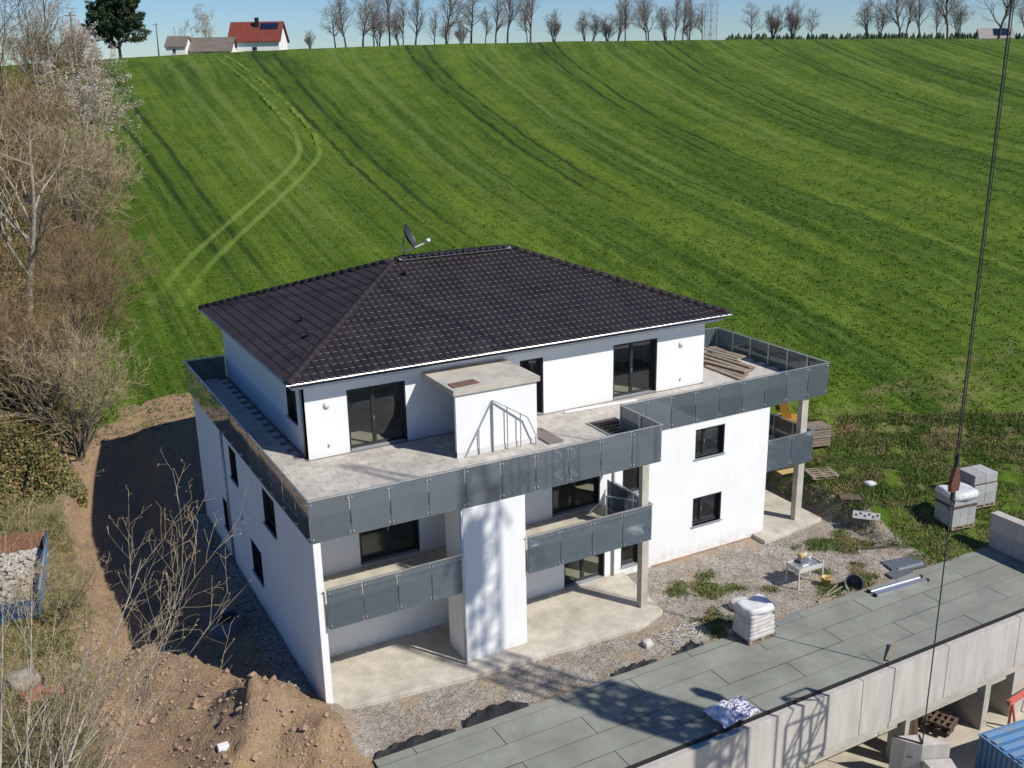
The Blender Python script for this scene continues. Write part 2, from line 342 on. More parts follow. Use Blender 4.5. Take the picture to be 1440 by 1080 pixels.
def field_colour(t, co):
    sp = N(t, 'ShaderNodeSeparateXYZ'); L(t, co, sp.inputs[0]); X, Y = sp.outputs[0], sp.outputs[1]
    wv = math_(t, 'POWER', math_(t, 'MAXIMUM', math_(t, 'SUBTRACT', Y, 40.), 0.), 1.5)
    x0 = math_(t, 'DIVIDE', math_(t, 'ADD', X, math_(t, 'MULTIPLY', wv, .0019)), math_(t, 'ADD', math_(t, 'MULTIPLY', wv, .00073), 1.))
    wob = math_(t, 'MULTIPLY', math_(t, 'SUBTRACT', noise(t, co, .05, 2), .5), .9)
    x0 = math_(t, 'ADD', x0, wob)
    cb = N(t, 'ShaderNodeCombineXYZ'); L(t, x0, cb.inputs[0]); L(t, math_(t, 'MULTIPLY', Y, .035), cb.inputs[1])
    stripe = noise(t, cb.outputs[0], .30, 3, .7)
    fine_st = noise(t, cb.outputs[0], 1.6, 2, .6)
    n1 = noise(t, co, .16, 5, .65); n2 = noise(t, co, 1.3, 5, .7); n3 = noise(t, co, 6., 4, .75)
    g = mixc(t, ramp(t, stripe, .38, .60), (.034, .080, .006), (.112, .178, .016))
    g = mixc(t, math_(t, 'MULTIPLY', ramp(t, fine_st, .45, .7), .45), g, (.145, .215, .036))
    g = mixc(t, math_(t, 'MULTIPLY', ramp(t, n1, .48, .68), .6), g, (.052, .100, .006))
    g = mixc(t, math_(t, 'MULTIPLY', ramp(t, n2, .5, .75), .5), g, (.150, .190, .026))
    g = mixc(t, math_(t, 'MULTIPLY', ramp(t, n3, .52, .72), .55), g, (.028, .062, .010))
    cb2 = N(t, 'ShaderNodeCombineXYZ'); L(t, x0, cb2.inputs[0]); L(t, math_(t, 'MULTIPLY', Y, .010), cb2.inputs[1])
    rowl = noise(t, cb2.outputs[0], 2.6, 2, .6)
    g = mixc(t, math_(t, 'MULTIPLY', math_(t, 'MULTIPLY', ramp(t, rowl, .54, .62), ramp(t, n1, .35, .6)), .42), g, (.034, .072, .009))
    g = mixc(t, math_(t, 'MULTIPLY', ramp(t, rowl, .44, .36), .28), g, (.165, .225, .045))
    # tramlines: wheel pairs every 15 m
    mod = math_(t, 'SUBTRACT', math_(t, 'MODULO', math_(t, 'ADD', x0, 300.-23.6+7.5), 15.), 7.5)
    prs = math_(t, 'ABSOLUTE', math_(t, 'SUBTRACT', math_(t, 'ABSOLUTE', mod), .95))
    tl = math_(t, 'SUBTRACT', 1., ramp(t, prs, .10, .30))
    far = ramp(t, Y, 34., 50.)
    tl = math_(t, 'MULTIPLY', math_(t, 'MULTIPLY', tl, ramp(t, noise(t, co, .12, 3), .28, .5)), far)
    g = mixc(t, math_(t, 'MULTIPLY', tl, .85), g, (.022, .042, .009))
    wash = math_(t, 'MULTIPLY', math_(t, 'SUBTRACT', 1., ramp(t, math_(t, 'ABSOLUTE', mod), .5, 2.6)), .20)
    g = mixc(t, math_(t, 'MULTIPLY', wash, far), g, (.030, .070, .008))
    mod2 = math_(t, 'SUBTRACT', math_(t, 'MODULO', math_(t, 'ADD', x0, 300.-31.+7.5), 15.), 7.5)
    lt = math_(t, 'SUBTRACT', 1., ramp(t, math_(t, 'ABSOLUTE', math_(t, 'SUBTRACT', math_(t, 'ABSOLUTE', mod2), 1.)), .15, .5))
    g = mixc(t, math_(t, 'MULTIPLY', math_(t, 'MULTIPLY', lt, .42), far), g, (.165, .225, .055))
    return g, tl, n3
def ground_mat():
    m, t, b = nodes('ground_cover'); co = wpos(t); g, tl, n3 = field_colour(t, co)
    # dry rough grass
    dr = N(t, 'ShaderNodeAttribute', attribute_name='dry').outputs['Fac']
    dn = ramp(t, math_(t, 'ADD', dr, math_(t, 'MULTIPLY', math_(t, 'SUBTRACT', noise(t, co, 1.1, 5, .7), .5), 1.7)), .25, .95)
    g = mixc(t, dn, g, mixc(t, ramp(t, n3, .4, .65), (.27, .215, .105), (.155, .125, .055)))
    # soil and gravel
    soil = mixc(t, ramp(t, noise(t, co, .9, 5, .65), .38, .62), (.35, .24, .13), (.28, .185, .125))
    soil = mixc(t, ramp(t, n3, .45, .75), soil, (.41, .305, .195))
    soil = mixc(t, ramp(t, noise(t, co, 22., 3, .7), .5, .8), soil, (.16, .11, .075))
    vo = N(t, 'ShaderNodeTexVoronoi', i_Scale=13.); L(t, co, vo.inputs['Vector'])
    gra = mixc(t, ramp(t, noise(t, co, 1.1, 4), .4, .62), (.50, .45, .38), (.36, .31, .25))
    sv = N(t, 'ShaderNodeSeparateColor'); L(t, vo.outputs['Color'], sv.inputs[0]); gra = mixc(t, math_(t, 'MULTIPLY', sv.outputs[0], .55), gra, (.10, .088, .075))
    gra = mixc(t, ramp(t, noise(t, co, .55, 4), .54, .68), gra, (.42, .32, .22))
    gra = mixc(t, math_(t, 'MULTIPLY', ramp(t, noise(t, co, 26., 2), .62, .75), .7), gra, (.62, .59, .55))
    da = N(t, 'ShaderNodeAttribute', attribute_name='dirt').outputs['Fac']; ga = N(t, 'ShaderNodeAttribute', attribute_name='grav').outputs['Fac']
    pert = math_(t, 'MULTIPLY', math_(t, 'SUBTRACT', noise(t, co, 2.2, 5, .7), .5), 1.2)
    df = ramp(t, math_(t, 'ADD', da, pert), .35, .6); gf = ramp(t, math_(t, 'ADD', ga, math_(t, 'MULTIPLY', pert, .8)), .35, .65)
    c = mixc(t, df, g, soil); c = mixc(t, gf, c, gra)
    L(t, c, b.inputs['Base Color']); b.inputs['Roughness'].default_value = .95; b.inputs['Specular IOR Level'].default_value = .15
    hsum = math_(t, 'ADD', math_(t, 'ADD', noise(t, co, 3., 5, .7), math_(t, 'MULTIPLY', noise(t, co, 14., 3, .7), .6)), math_(t, 'MULTIPLY', math_(t, 'MULTIPLY', tl, -1.), .6))
    bp = N(t, 'ShaderNodeBump', i_Strength=.9, i_Distance=.16); L(t, hsum, bp.inputs['Height']); L(t, bp.outputs[0], b.inputs['Normal'])
    return m
ground.data.materials.append(ground_mat())
def tuft_mat():
    m, t, b = nodes('grass_blades'); co = wpos(t); g, tl, n3 = field_colour(t, co)
    at = N(t, 'ShaderNodeAttribute', attribute_name='v')
    g = mixc(t, 1., g, mixc(t, at.outputs['Fac'], (.88, .9, .82), (1.45, 1.32, 1.08)), 'MULTIPLY')
    L(t, g, b.inputs['Base Color']); b.inputs['Roughness'].default_value = .8; b.inputs['Specular IOR Level'].default_value = .2
    return m
M['tuft'] = tuft_mat()
# site slabs
struct(MB().prism([(.24, -.28), (4.6, -.72), (11.3, -1.0), (12.5, -.52), (12.95, 2.64), (.24, 2.64)], -.35, .09).build('terrace_pavement', 'slabc', bevel=.02))
struct(MB().prism([(19.5, 1.85), (23.15, 2.3), (23.2, 6.3), (20.1, 6.3), (20.1, 2.64), (19.5, 2.64)], -.35, .09).build('terrace_pavement', 'slabc', bevel=.02))
struct(MB().box(-20, 70, -60, -2.9, -4.8, -4.3).build('yard', 'yard'))

# pale wheel tracks bending across the field
PATH = [(2.5, 38.5), (5.9, 44.2), (7.9, 47.1), (11.5, 51.9), (16.9, 59.3), (20.5, 64.8), (22.5, 69.4), (24.3, 76.9), (26.4, 91.2), (29.2, 111.7), (32.4, 135.1), (36, 160)]
def smooth_path(P, step):
    out = []
    for i in range(len(P)-1):
        p0, p1, p2, p3 = [Vector(P[max(0, min(len(P)-1, k))]) for k in (i-1, i, i+1, i+2)]
        n = max(2, int((p2-p1).length/step))
        for k in range(n):
            t = k/n; out.append(.5*((2*p1)+(p2-p0)*t+(2*p0-5*p1+4*p2-p3)*t*t+(-p0+3*p1-3*p2+p3)*t**3))
    return out
m, t, b = nodes('pressed_grass'); co = wpos(t); g_, tl_, n3_ = field_colour(t, co)
ef = N(t, 'ShaderNodeAttribute', attribute_name='edge').outputs['Fac']
ef = math_(t, 'MULTIPLY', ramp(t, math_(t, 'ADD', ef, math_(t, 'MULTIPLY', math_(t, 'SUBTRACT', noise(t, co, 2.4, 5, .75), .5), 1.1)), .15, .85), .5)
L(t, mixc(t, ef, g_, mixc(t, ramp(t, n3_, .35, .65), (.215, .27, .065), (.14, .205, .04))), b.inputs['Base Color']); b.inputs['Roughness'].default_value = .95; b.inputs['Specular IOR Level'].default_value = .15; M['press'] = m
tp = smooth_path(PATH, .8)
for off in (-.95, .95):
    mb = MB(); ed = []
    for i, p in enumerate(tp):
        d = (tp[min(i+1, len(tp)-1)]-tp[max(i-1, 0)]).normalized(); nn = Vector((-d.y, d.x)); wd = .34+.05*math.sin(i*.7)
        for k_, s_ in enumerate((-wd, -wd*.45, 0, wd*.45, wd)):
            q = p+nn*(off+s_); mb.v.append((q.x, q.y, gh(q.x, q.y)+.03)); ed.append((0, .75, 1, .75, 0)[k_]*min(1, i/12))
    mb.f = [(5*i+k_, 5*i+k_+1, 5*i+k_+6, 5*i+k_+5) for i in range(len(tp)-1) for k_ in range(4)]
    o = struct(mb.build('wheel_track', 'press', None, True)); a = o.data.attributes.new('edge', 'FLOAT', 'POINT'); a.data.foreach_set('value', ed)

# ------------------------------------------------------------ APARTMENT HOUSE
XL, YF, ZR, ZB, YB, XS_, YF2, XR, YB2 = -.06, .06, 7.026, 5.647, 17.66, 12.68, 2.62, 23.23, 9.83
XP, YP, ZT, XPR, YPB = 1.707, 5.684, 6.08, 19.043, 17.63
YW, XW, YBK = 2.645, 20.09, 16.9
house = thing('apartment_house', 'white two-storey apartment house with dark hipped roof and glass balustrades', 'house')
def mapf(kind, pos):
    if kind == 'front': return lambda a, d, z: (a, pos+d, z)
    if kind == 'back': return lambda a, d, z: (-a, pos-d, z)
    if kind == 'left': return lambda a, d, z: (pos+d, -a, z)
    return lambda a, d, z: (pos-d, a, z)
def wallgrid(mb, mp, a0, a1, z0, z1, ops, th):
    As = sorted({a0, a1, *[o[0] for o in ops], *[o[1] for o in ops]}); Zs = sorted({z0, z1, *[o[2] for o in ops], *[o[3] for o in ops]})
    hole = lambda a, z: any(o[0] < a < o[1] and o[2] < z < o[3] for o in ops)
    q = lambda *p: mb.add([mp(*x) for x in p], [(0, 1, 2, 3)])
    nA, nZ = len(As)-1, len(Zs)-1
    solid = [[not hole((As[i]+As[i+1])/2, (Zs[j]+Zs[j+1])/2) for j in range(nZ)] for i in range(nA)]
    for i in range(nA):
        for j in range(nZ):
            if not solid[i][j]: continue
            a, b_, c, d = As[i], As[i+1], Zs[j], Zs[j+1]
            q((a, 0, c), (b_, 0, c), (b_, 0, d), (a, 0, d)); q((a, th, d), (b_, th, d), (b_, th, c), (a, th, c))
            if i == 0 or not solid[i-1][j]: q((a, th, c), (a, 0, c), (a, 0, d), (a, th, d))
            if i == nA-1 or not solid[i+1][j]: q((b_, 0, c), (b_, th, c), (b_, th, d), (b_, 0, d))
            if j == 0 or not solid[i][j-1]: q((a, 0, c), (a, th, c), (b_, th, c), (b_, 0, c))
            if j == nZ-1 or not solid[i][j+1]: q((a, 0, d), (b_, 0, d), (b_, th, d), (a, th, d))
    return mb
def mbox(mb, mp, a0, a1, d0, d1, z0, z1):
    vs = [mp(a, d, z) for z in (z0, z1) for a, d in ((a0, d0), (a1, d0), (a1, d1), (a0, d1))]
    return mb.add(vs, [(0, 3, 2, 1), (4, 5, 6, 7), (0, 1, 5, 4), (1, 2, 6, 5), (2, 3, 7, 6), (3, 0, 4, 7)])
def opening(parent, mp, a0, a1, z0, z1, kind='window', mull=1, dep=.16, split=None):
    o = bpy.data.objects.new(kind, None); COL.objects.link(o); o.parent = parent
    f = MB(); w_ = .075; e = .004
    A0, A1, Z0, Z1 = a0+e, a1-e, z0+e, z1-e
    mbox(f, mp, A0, A0+.05, .012, dep+.07, Z0, Z1); mbox(f, mp, A1-.05, A1, .012, dep+.07, Z0, Z1)          # shutter rails
    mbox(f, mp, A0+.05, A1-.05, .02, dep+.07, Z1-.05, Z1)
    mbox(f, mp, A0+.05, A0+.05+w_, dep, dep+.07, Z0, Z1-.05); mbox(f, mp, A1-.05-w_, A1-.05, dep, dep+.07, Z0, Z1-.05)
    b0, b1 = A0+.05+w_, A1-.05-w_
    mbox(f, mp, b0, b1, dep, dep+.07, Z0, Z0+w_+.02); mbox(f, mp, b0, b1, dep, dep+.07, Z1-.05-w_, Z1-.05)
    cuts = [b0]; 
    for k in range(mull):
        mid = split if split else b0+(b1-b0)*(k+1)/(mull+1)
        mbox(f, mp, mid-.07, mid+.07, dep-.012, dep+.058, Z0+w_+.02, Z1-.05-w_); cuts += [mid-.07, mid+.07]
    cuts.append(b1)
    f.build('frame', 'anth', o)
    for k in range(0, len(cuts), 2):
        g = MB(); mbox(g, mp, cuts[k]-.004, cuts[k+1]+.004, dep+.028, dep+.042, Z0+w_+.016, Z1-.05-w_+.004); g.build('pane', 'pane', o)
    if mull:
        h = MB(); mid = split if split else (b0+b1)/2
        zc = (Z0+Z1)/2 if kind == 'window' else Z0+1.02
        mbox(h, mp, mid-.012, mid+.012, dep-.05, dep-.012, zc-.07, zc+.07); h.build('handle', 'galv', o)
    s = MB()
    if kind == 'window': mbox(s, mp, a0-.05, a1+.05, -.07, dep-.003, z0-.035, z0)
    else: mbox(s, mp, a0, a1, -.03, dep-.003, z0-.03, z0+.002)
    s.build('sill', 'sill', o)
    return o
FR = mapf('front', YW); FP = mapf('front', YP); LF = mapf('left', 0.); LP = mapf('left', XP)
TH = .3
# lower facades
of = [(2.3, 4.45, 3.2, 5.45), (9.73, 11.82, 3.2, 5.45), (12.85, 13.85, 3.3, 5.45), (10.24, 12.07, .12, 2.4), (12.82, 13.72, .25, 2.4), (16.29, 17.76, 4.12, 5.34), (16.28, 17.74, 1.2, 2.42), (1.35, 3.1, 1.55, 2.45)]
wallgrid(MB(), FR, .30, XW, -.5, 5.66, of, TH).build('wall', 'render', house)
kinds = [('door', 1), ('door', 1), ('door', 0), ('door', 1), ('door', 0), ('window', 1), ('window', 1), ('window', 1)]
for (a0, a1, z0, z1), (k, mu) in zip(of, kinds): opening(house, FR, a0, a1, z0, z1, k, mu, .17, (a0+.55 if k == 'window' and a0 > 16 else None))
ol = [(-5.85, -4.32, 4.05, 5.38), (-8.4, -6.9, 1.05, 2.38), (-10.65, -9.5, 4.05, 5.38), (-12.9, -11.9, 1.05, 2.38)]
wallgrid(MB(), LF, -YBK, -YW-.001, -.5, 5.66, ol, TH-.002).build('wall', 'render', house)
for o_ in ol: opening(house, LF, *o_, 'window', 0, .17)
wallgrid(MB(), mapf('right', XW), YW+.302, YBK-.302, -.5, 5.66, [(5., 7., .12, 2.4), (5., 7., 3.2, 5.45)], TH).build('wall', 'render', house)
wallgrid(MB(), mapf('back', YBK), -XW, -.30, -.5, 5.66, [], TH).build('wall', 'render', house)
MB().box(.0, .235, .085, YW-.003, -.5, 5.63).build('side_fin', 'render', house, bevel=.012)
MB().box(4.86, 7.18, .08, 1.38, -.4, 5.62).build('pillar', 'render', house, bevel=.012)
# floors, ceilings and one cross wall seen through the panes
MB().box(.31, 19.78, 2.84, 16.59, -.1, .11).build('floor', 'floor', house)
MB().box(.31, 19.78, 2.84, 16.59, 2.75, 3.17).build('floor', 'floor', house)
MB().box(.31, 19.78, 7.2, 7.35, .115, 2.745).build('inner_wall', 'room', house); MB().box(.31, 19.78, 7.2, 7.35, 3.175, 5.58).build('inner_wall', 'room', house)
for x in (5.6, 8.4, 14.8): 
    for z0, z1 in ((.115, 2.745), (3.175, 5.58)): MB().box(x, x+.14, 2.85, 7.19, z0, z1).build('inner_wall', 'room', house)
# terrace deck slab
deck = [(-.02, .11), (12.62, .11), (12.62, 2.67), (23.18, 2.67), (23.18, 9.79), (19.0, 9.79), (19.0, 17.6), (-.02, 17.6)]
dk = MB().prism(deck, 5.655, 5.985).build('terrace_deck', 'soffit', house)
MB().box(.25, 4.83, -.01, 2.63, 2.78, 3.13).build('balcony_slab', 'slabc', house)
MB().box(4.86, 7.18, 1.42, 2.63, 2.78, 3.13).build('balcony_slab', 'slabc', house)
MB().box(7.21, 12.24, .05, 2.63, 2.78, 3.13).build('balcony_slab', 'slabc', house)
MB().box(20.11, 22.60, 2.66, 8.5, 2.78, 3.13).build('balcony_slab', 'slabc', house)
MB().box(11.88, 12.17, -.02, .26, .0, 2.775).box(11.88, 12.17, .06, .27, 3.135, 5.65).build('column', 'concrete', house, bevel=.012)
MB().box(21.95, 22.30, 2.70, 2.98, .0, 2.775).box(21.95, 22.30, 2.72, 2.99, 3.135, 5.65).build('column', 'concrete', house, bevel=.012)
MB().box(14.3, 20.1, YW-.03, YW-.004, -.4, -.02).build('plinth', 'plinth', house)
MB().box(-.03, -.004, .2, 16.8, -.6, -.02).build('plinth', 'slabc', house)
# terrace bed + paving slabs
def in_poly(x, y):
    return (0.06 < x < 12.56 and .28 < y < 5.66) or (12.0 < x < 23.1 and 2.9 < y < 5.66) or (19.08 < x < 23.1 and 2.9 < y < 9.7) or (.06 < x < 1.67 and .28 < y < 17.5)
MB().prism([(.03, .16), (12.58, .16), (12.58, 2.72), (23.13, 2.72), (23.13, 9.74), (19.05, 9.74), (19.05, 5.67), (1.69, 5.67), (1.69, 17.55), (.03, 17.55)], 5.99, 6.045).build('paving_bed', 'bed', dk)
PWX, PWY = .60, .40
pm = MB().box(-.295, .295, -.196, .196, -.03, .0).mesh('paving_slab', 'pave'); cells = []
for j in range(45):
    for i in range(-1, 40):
        x = .06+PWX*(i+.5+(.5 if j % 2 else 0)); y = .28+PWY*(j+.5)
        if in_poly(x-.2, y-.15) and in_poly(x+.2, y+.15): cells.append((x, y))
cells.sort(key=lambda c: (Vector((c[0], c[1], 6.1))-CAM).length - (6 if 1.7 < c[0] < 12.5 and c[1] < 5.6 else 0))
rest = MB()
for k, (x, y) in enumerate(cells):
    z = 6.078+rnd.uniform(-.003, .003)
    if k < 300:
        o = bpy.data.objects.new('paving_slab', pm); COL.objects.link(o); o.parent = dk; o.location = (x, y, z)
    else: rest.box(x-.295, x+.295, y-.196, y+.196, z-.03, z)
stuff(rest.build('paving_slabs', 'pave', dk))
# penthouse
op_ = [(3.22, 5.43, 6.085, 8.35), (10.15, 11.18, 6.085, 8.35), (14.43, 16.60, 6.085, 8.35)]
wallgrid(MB(), FP, XP, XPR, 6.0, 8.80, op_, TH).build('attic_wall', 'render', house)
for o_, mu in zip(op_, (1, 0, 1)): opening(house, FP, *o_, 'door', mu, .20, (o_[0]+1.02 if mu else None))
opl = [(-7.95, -6.7, 7.05, 8.35)]
wallgrid(MB(), LP, -YPB, -YP-.001-.0, 6.0, 8.80, opl, TH-.002).build('attic_wall', 'render', house)
opening(house, LP, *opl[0], 'window', 0, .17)
wallgrid(MB(), mapf('right', XPR), YP+.302, YPB-.302, 6.0, 8.80, [], TH).build('attic_wall', 'render', house)
wallgrid(MB(), mapf('back', YPB), -XPR, -XP-.3, 6.0, 8.80, [], TH).build('attic_wall', 'render', house)
MB().box(XP+.31, XPR-.31, YP+.31, YPB-.31, 5.99, 6.09).build('floor', 'floor', house)
MB().box(XP+.31, XPR-.31, 10.0, 10.15, 6.095, 8.69).build('inner_wall', 'room', house)
for x in (7.4, 12.9): MB().box(x, x+.14, YP+.32, 9.99, 6.095, 8.69).build('inner_wall', 'room', house)
# stair head canopy on the terrace
MB().box(6.17, 9.36, 3.05, 3.17, 6.08, 8.365).box(9.24, 9.36, 3.172, YP-.003, 6.08, 8.365).build('stair_head_wall', 'render', house)
MB().box(6.17, 6.176, 3.052, 3.168, 6.1, 6.3).build('wall_base', 'concrete', house)
MB().box(6.16, 9.37, 3.03, 3.045, 6.08, 6.28).build('wall_base', 'soffit', house)
MB().box(6.07, 9.47, 2.97, YP-.004, 8.37, 8.56).build('canopy_roof', 'concrete', house, bevel=.01)
# wall lamps
for x, y, z in ((2.49, YP, 7.95), (2.48, YP, 6.48), (17.83, YP, 7.93), (17.84, YP, 6.42)):
    r = .13 if z > 7 else .05
    o = MB().lathe([(0, .09), (r*.55, .085), (r*.9, .06), (r, .03), (r, 0)], 20).build('wall_lamp', 'white', house, True)
    o.rotation_euler = (R_(90), 0, 0); o.location = (x, y-.003, z)
MB().tube([(-.05, 11.6, 5.6), (-.05, 11.62, -.3)], .045, 10).build('downpipe', 'galv', house, True)
MB().tube([(4.79, -.035, 5.63), (4.79, -.035, -.05)], .05, 10).build('downpipe', 'galv', house, True)
MB().tube([(12.42, YW-.06, 5.63), (12.42, YW-.06, .1)], .045, 10).build('downpipe', 'galv', house, True)
MB().tube([(XP-.06, 5.95, 8.95), (XP-.06, 5.95, 6.1)], .04, 8).build('downpipe', 'galv', house, True)
o = MB().lathe([(0, .05), (.1, .045), (.11, 0)], 14).build('wall_vent', 'galv', house, True); o.rotation_euler = (0, R_(-90), 0); o.location = (-.003, 9.43, 2.78)
# roof
O_ = .698; XE0, YE0, XE1, ZE, DP, RISE = XP-O_, YP-O_, XPR+O_, 9.10, 6.673, 2.461
YE1 = YE0+2*DP; YM = YE0+DP
TL = math.hypot(DP, RISE); CT = DP/TL
rv = [(XE0, YE0, ZE), (XE1, YE0, ZE), (XE1, YE1, ZE), (XE0, YE1, ZE), (XE0+DP, YM, ZE+RISE), (XE1-DP, YM, ZE+RISE)]
rf = MB().add([(x, y, z-.05) for x, y, z in rv], [(0, 1, 5, 4), (1, 2, 5), (2, 3, 4, 5), (3, 0, 4)]).build('roof', 'under', house)
MB().box(XE0+.16, XE1-.16, YE0+.16, YE1-.16, 8.81, 8.90).build('soffit', 'soffit', house)
TWD, TLN = .2746, .355
def tile_geo():
    n = 8; prof = []
    for i in range(n+1):
        u = i/n
        zz = .040*math.sin(math.pi*u/.55)**2 if u < .55 else .006*math.sin(math.pi*(u-.55)/.45)
        prof.append((u*(TWD+.012), zz))
    vs = []; fs = []
    for (u, z) in prof: vs += [(u, .013, z+.040), (u, TLN+.05, z+.004), (u, 0, z+.004), (u, 0, z+.031)]
    for i in range(n): a = 4*i; b_ = a+4; fs += [(a, b_, b_+1, a+1), (a+3, b_+3, b_, a), (a+2, b_+2, b_+3, a+3)]
    return vs, fs
TV, TF = tile_geo()
tmesh = bpy.data.meshes.new('roof_tile'); tmesh.from_pydata(TV, [], TF); tmesh.materials.append(M['tile']); tmesh.polygons.foreach_set('use_smooth', [False]*len(TF)); tmesh.update()
sides = [((XE0, YE0), Vector((1, 0, 0)), Vector((0, 1, 0)), XE1-XE0), ((XE0, YE1), Vector((0, -1, 0)), Vector((1, 0, 0)), 2*DP),
         ((XE1, YE0), Vector((0, 1, 0)), Vector((-1, 0, 0)), 2*DP), ((XE1, YE1), Vector((-1, 0, 0)), Vector((0, -1, 0)), XE1-XE0)]
whole = []; parts_ = []
for si, (o0, e, s, Ln) in enumerate(sides):
    up_ = (s*DP+Vector((0, 0, RISE))).normalized(); nn = e.cross(up_).normalized()
    B = Matrix((e, up_, nn)).transposed()
    nr = int(TL/TLN); nc = int(Ln/TWD)+1; Vs = []; Fs = []
    for r in range(nr+1):
        for c in range(nc+1):
            v0 = r*TLN-.04; u0 = c*TWD-.02; ins0 = max(0, v0)*CT; ins1 = (v0+TLN+.05)*CT
            if v0 > TL-.05 or u0+TWD < ins0 or u0 > Ln-ins0: continue
            org = Vector((o0[0], o0[1], ZE))+e*u0+up_*v0
            if u0 > ins1 and u0+TWD+.02 < Ln-ins1 and si < 2 and v0+TLN < TL-.1:
                whole.append(((org-CAM).length, org, B, si)); continue
            parts_.append((si, org, B))
    sides[si] = sides[si]+(B,)
whole.sort(key=lambda w_: w_[0])
for d_, org, B, si in whole[:300]:
    o = bpy.data.objects.new('roof_tile', tmesh); COL.objects.link(o); o.parent = rf; o.matrix_local = Matrix.Translation(org+B.to_3x3() @ Vector((0, 0, rnd.uniform(0, .004)))) @ B.to_4x4()
parts_ += [(si, org, B) for d_, org, B, si in whole[300:]]
TVn = np.array(TV)
for si in range(4):
    sel = [(org, B) for k, org, B in parts_ if k == si]
    Vs = np.concatenate([TVn @ np.array(B.to_3x3()).T+np.array(org)+np.array(B.to_3x3())[:, 2]*rnd.uniform(0, .005) for org, B in sel]); n = len(TV)
    Fs = np.concatenate([np.array(TF)+n*k for k in range(len(sel))])
    ob = npmesh('roof_tiles', Vs, Fs, 'tile', rf); ob['kind'] = 'stuff'
    bm = bmesh.new(); bm.from_mesh(ob.data)
    o0, e, s = sides[si][0], sides[si][1], sides[si][2]; Ln = sides[si][3]
    p0 = Vector((o0[0], o0[1], ZE)); p1 = p0+e*Ln
    for pt, nrm in ((p0, (e-s).normalized()*-1), (p1, (-e-s).normalized()*-1)):
        bmesh.ops.bisect_plane(bm, geom=bm.verts[:]+bm.edges[:]+bm.faces[:], plane_co=pt, plane_no=nrm, clear_outer=True)
    bm.to_mesh(ob.data); bm.free()
def caps(p0, p1, r=.115):
    p0 = Vector(p0); p1 = Vector(p1); d = p1-p0; n = int(d.length/.38); d.normalize()
    a = d.cross(Vector((0, 0, 1))).normalized(); b_ = a.cross(d)
    for k in range(n):
        q0 = p0+d*(k*.38); q1 = q0+d*.43; mb = MB()
        for q, rr in ((q0, r+.018), (q1, r)):
            for i in range(7): t = math.pi*i/6; mb.v.append(tuple(q+a*math.cos(t)*rr*1.15+b_*(math.sin(t)*rr+.03)))
        mb.f = [(i, i+1, i+8, i+7) for i in range(6)]+[tuple(range(7))[::-1], tuple(range(7, 14))]
        mb.build('ridge_cap', 'cap', rf, True)
for a, b_ in ((0, 4), (3, 4), (1, 5), (2, 5), (4, 5)): caps(rv[a], rv[b_])
MB().obox((XE0+DP+.1, YM-.19, ZE+RISE+.06), (XE1-DP-.1, YM-.19, ZE+RISE+.06), .13, .03, (0, -.6, 1)).build('ridge_flashing', 'alu', rf)
g = MB()
for (a, b_) in ((0, 1), (1, 2), (2, 3), (3, 0)):
    p0, p1 = Vector(rv[a]), Vector(rv[b_]); d = (p1-p0).normalized(); out = d.cross(Vector((0, 0, 1)))
    q0 = p0+out*.055-d*.06; q1 = p1+out*.055+d*.06; gg = MB()
    for q in (q0, q1):
        for i in range(7): t = math.pi+math.pi*i/6; gg.v.append(tuple(q+out*math.cos(t)*-.055+Vector((0, 0, -.01+math.sin(t)*.055))))
        for i in range(6, -1, -1): t = math.pi+math.pi*i/6; gg.v.append(tuple(q+out*math.cos(t)*-.048+Vector((0, 0, -.01+math.sin(t)*.048))))
    gg.f = [(i, (i+1) % 14, 14+(i+1) % 14, 14+i) for i in range(14)]
    gg.build('gutter', 'alu', rf, True)
for si, u, v in ((1, 8.2, 2.3), (1, 10.2, 1.9), (0, 6.6, 5.8)):
    o0, e, s, Ln, B = sides[si]; up_ = B.col[1].xyz; nn = B.col[2].xyz
    p = Vector((o0[0], o0[1], ZE))+e*u+up_*v
    o = MB().tube([(0, 0, 0), (0, 0, .22)], .06, 10).lathe([(.1, .2), (.1, .25), (0, .29)], 12).build('roof_vent', 'cap', rf, True); o.location = p
# railings
def railing(runs, zt, zb):
    """runs: list of (p0, p1, n) in plan"""
    for p0, p1, n in runs:
        rr = bpy.data.objects.new('balustrade', None); COL.objects.link(rr); rr.parent = house
        p0 = Vector((*p0, 0)); p1 = Vector((*p1, 0)); d = (p1-p0); Ln = d.length; d.normalize(); out = d.cross(Vector((0, 0, 1)))
        st = Ln/n; zv = Vector((0, 0, 1))
        for k in range(n):
            a = p0+d*(k*st+.022); b_ = p0+d*((k+1)*st-.022); j = rnd.uniform(-.004, .004)
            g = MB(); g.obox(a+zv*((zt+zb)/2-.02)+out*j, b_+zv*((zt+zb)/2-.02)+out*(j+rnd.uniform(-.004, .004)), .012, zt-zb-.05); g.build('glass_panel', 'bal', rr)
        for k in range(n+1):
            q = p0+d*min(max(k*st, .02), Ln-.02)-out*.035
            mb = MB(); 
            for sg in ((-.025, .025) if 0 < k < n else (0,)): mb.obox(q+d*sg+zv*(zb+.08), q+d*sg+zv*(zt-.01), .028, .02, d)
            for zc in (zt-.14, zb+.14):
                for sg in (-.06, .06):
                    if (k == 0 and sg < 0) or (k == n and sg > 0): continue
                    c_ = q+d*sg+out*.045+zv*zc; mb.tube([c_, c_+out*.03], .028, 8)
            mb.build('post', 'alu', rr)
        h = MB(); h.obox(p0-d*.02+zv*zt, p1+d*.02+zv*zt, .045, .03); h.build('handrail', 'alu', rr)
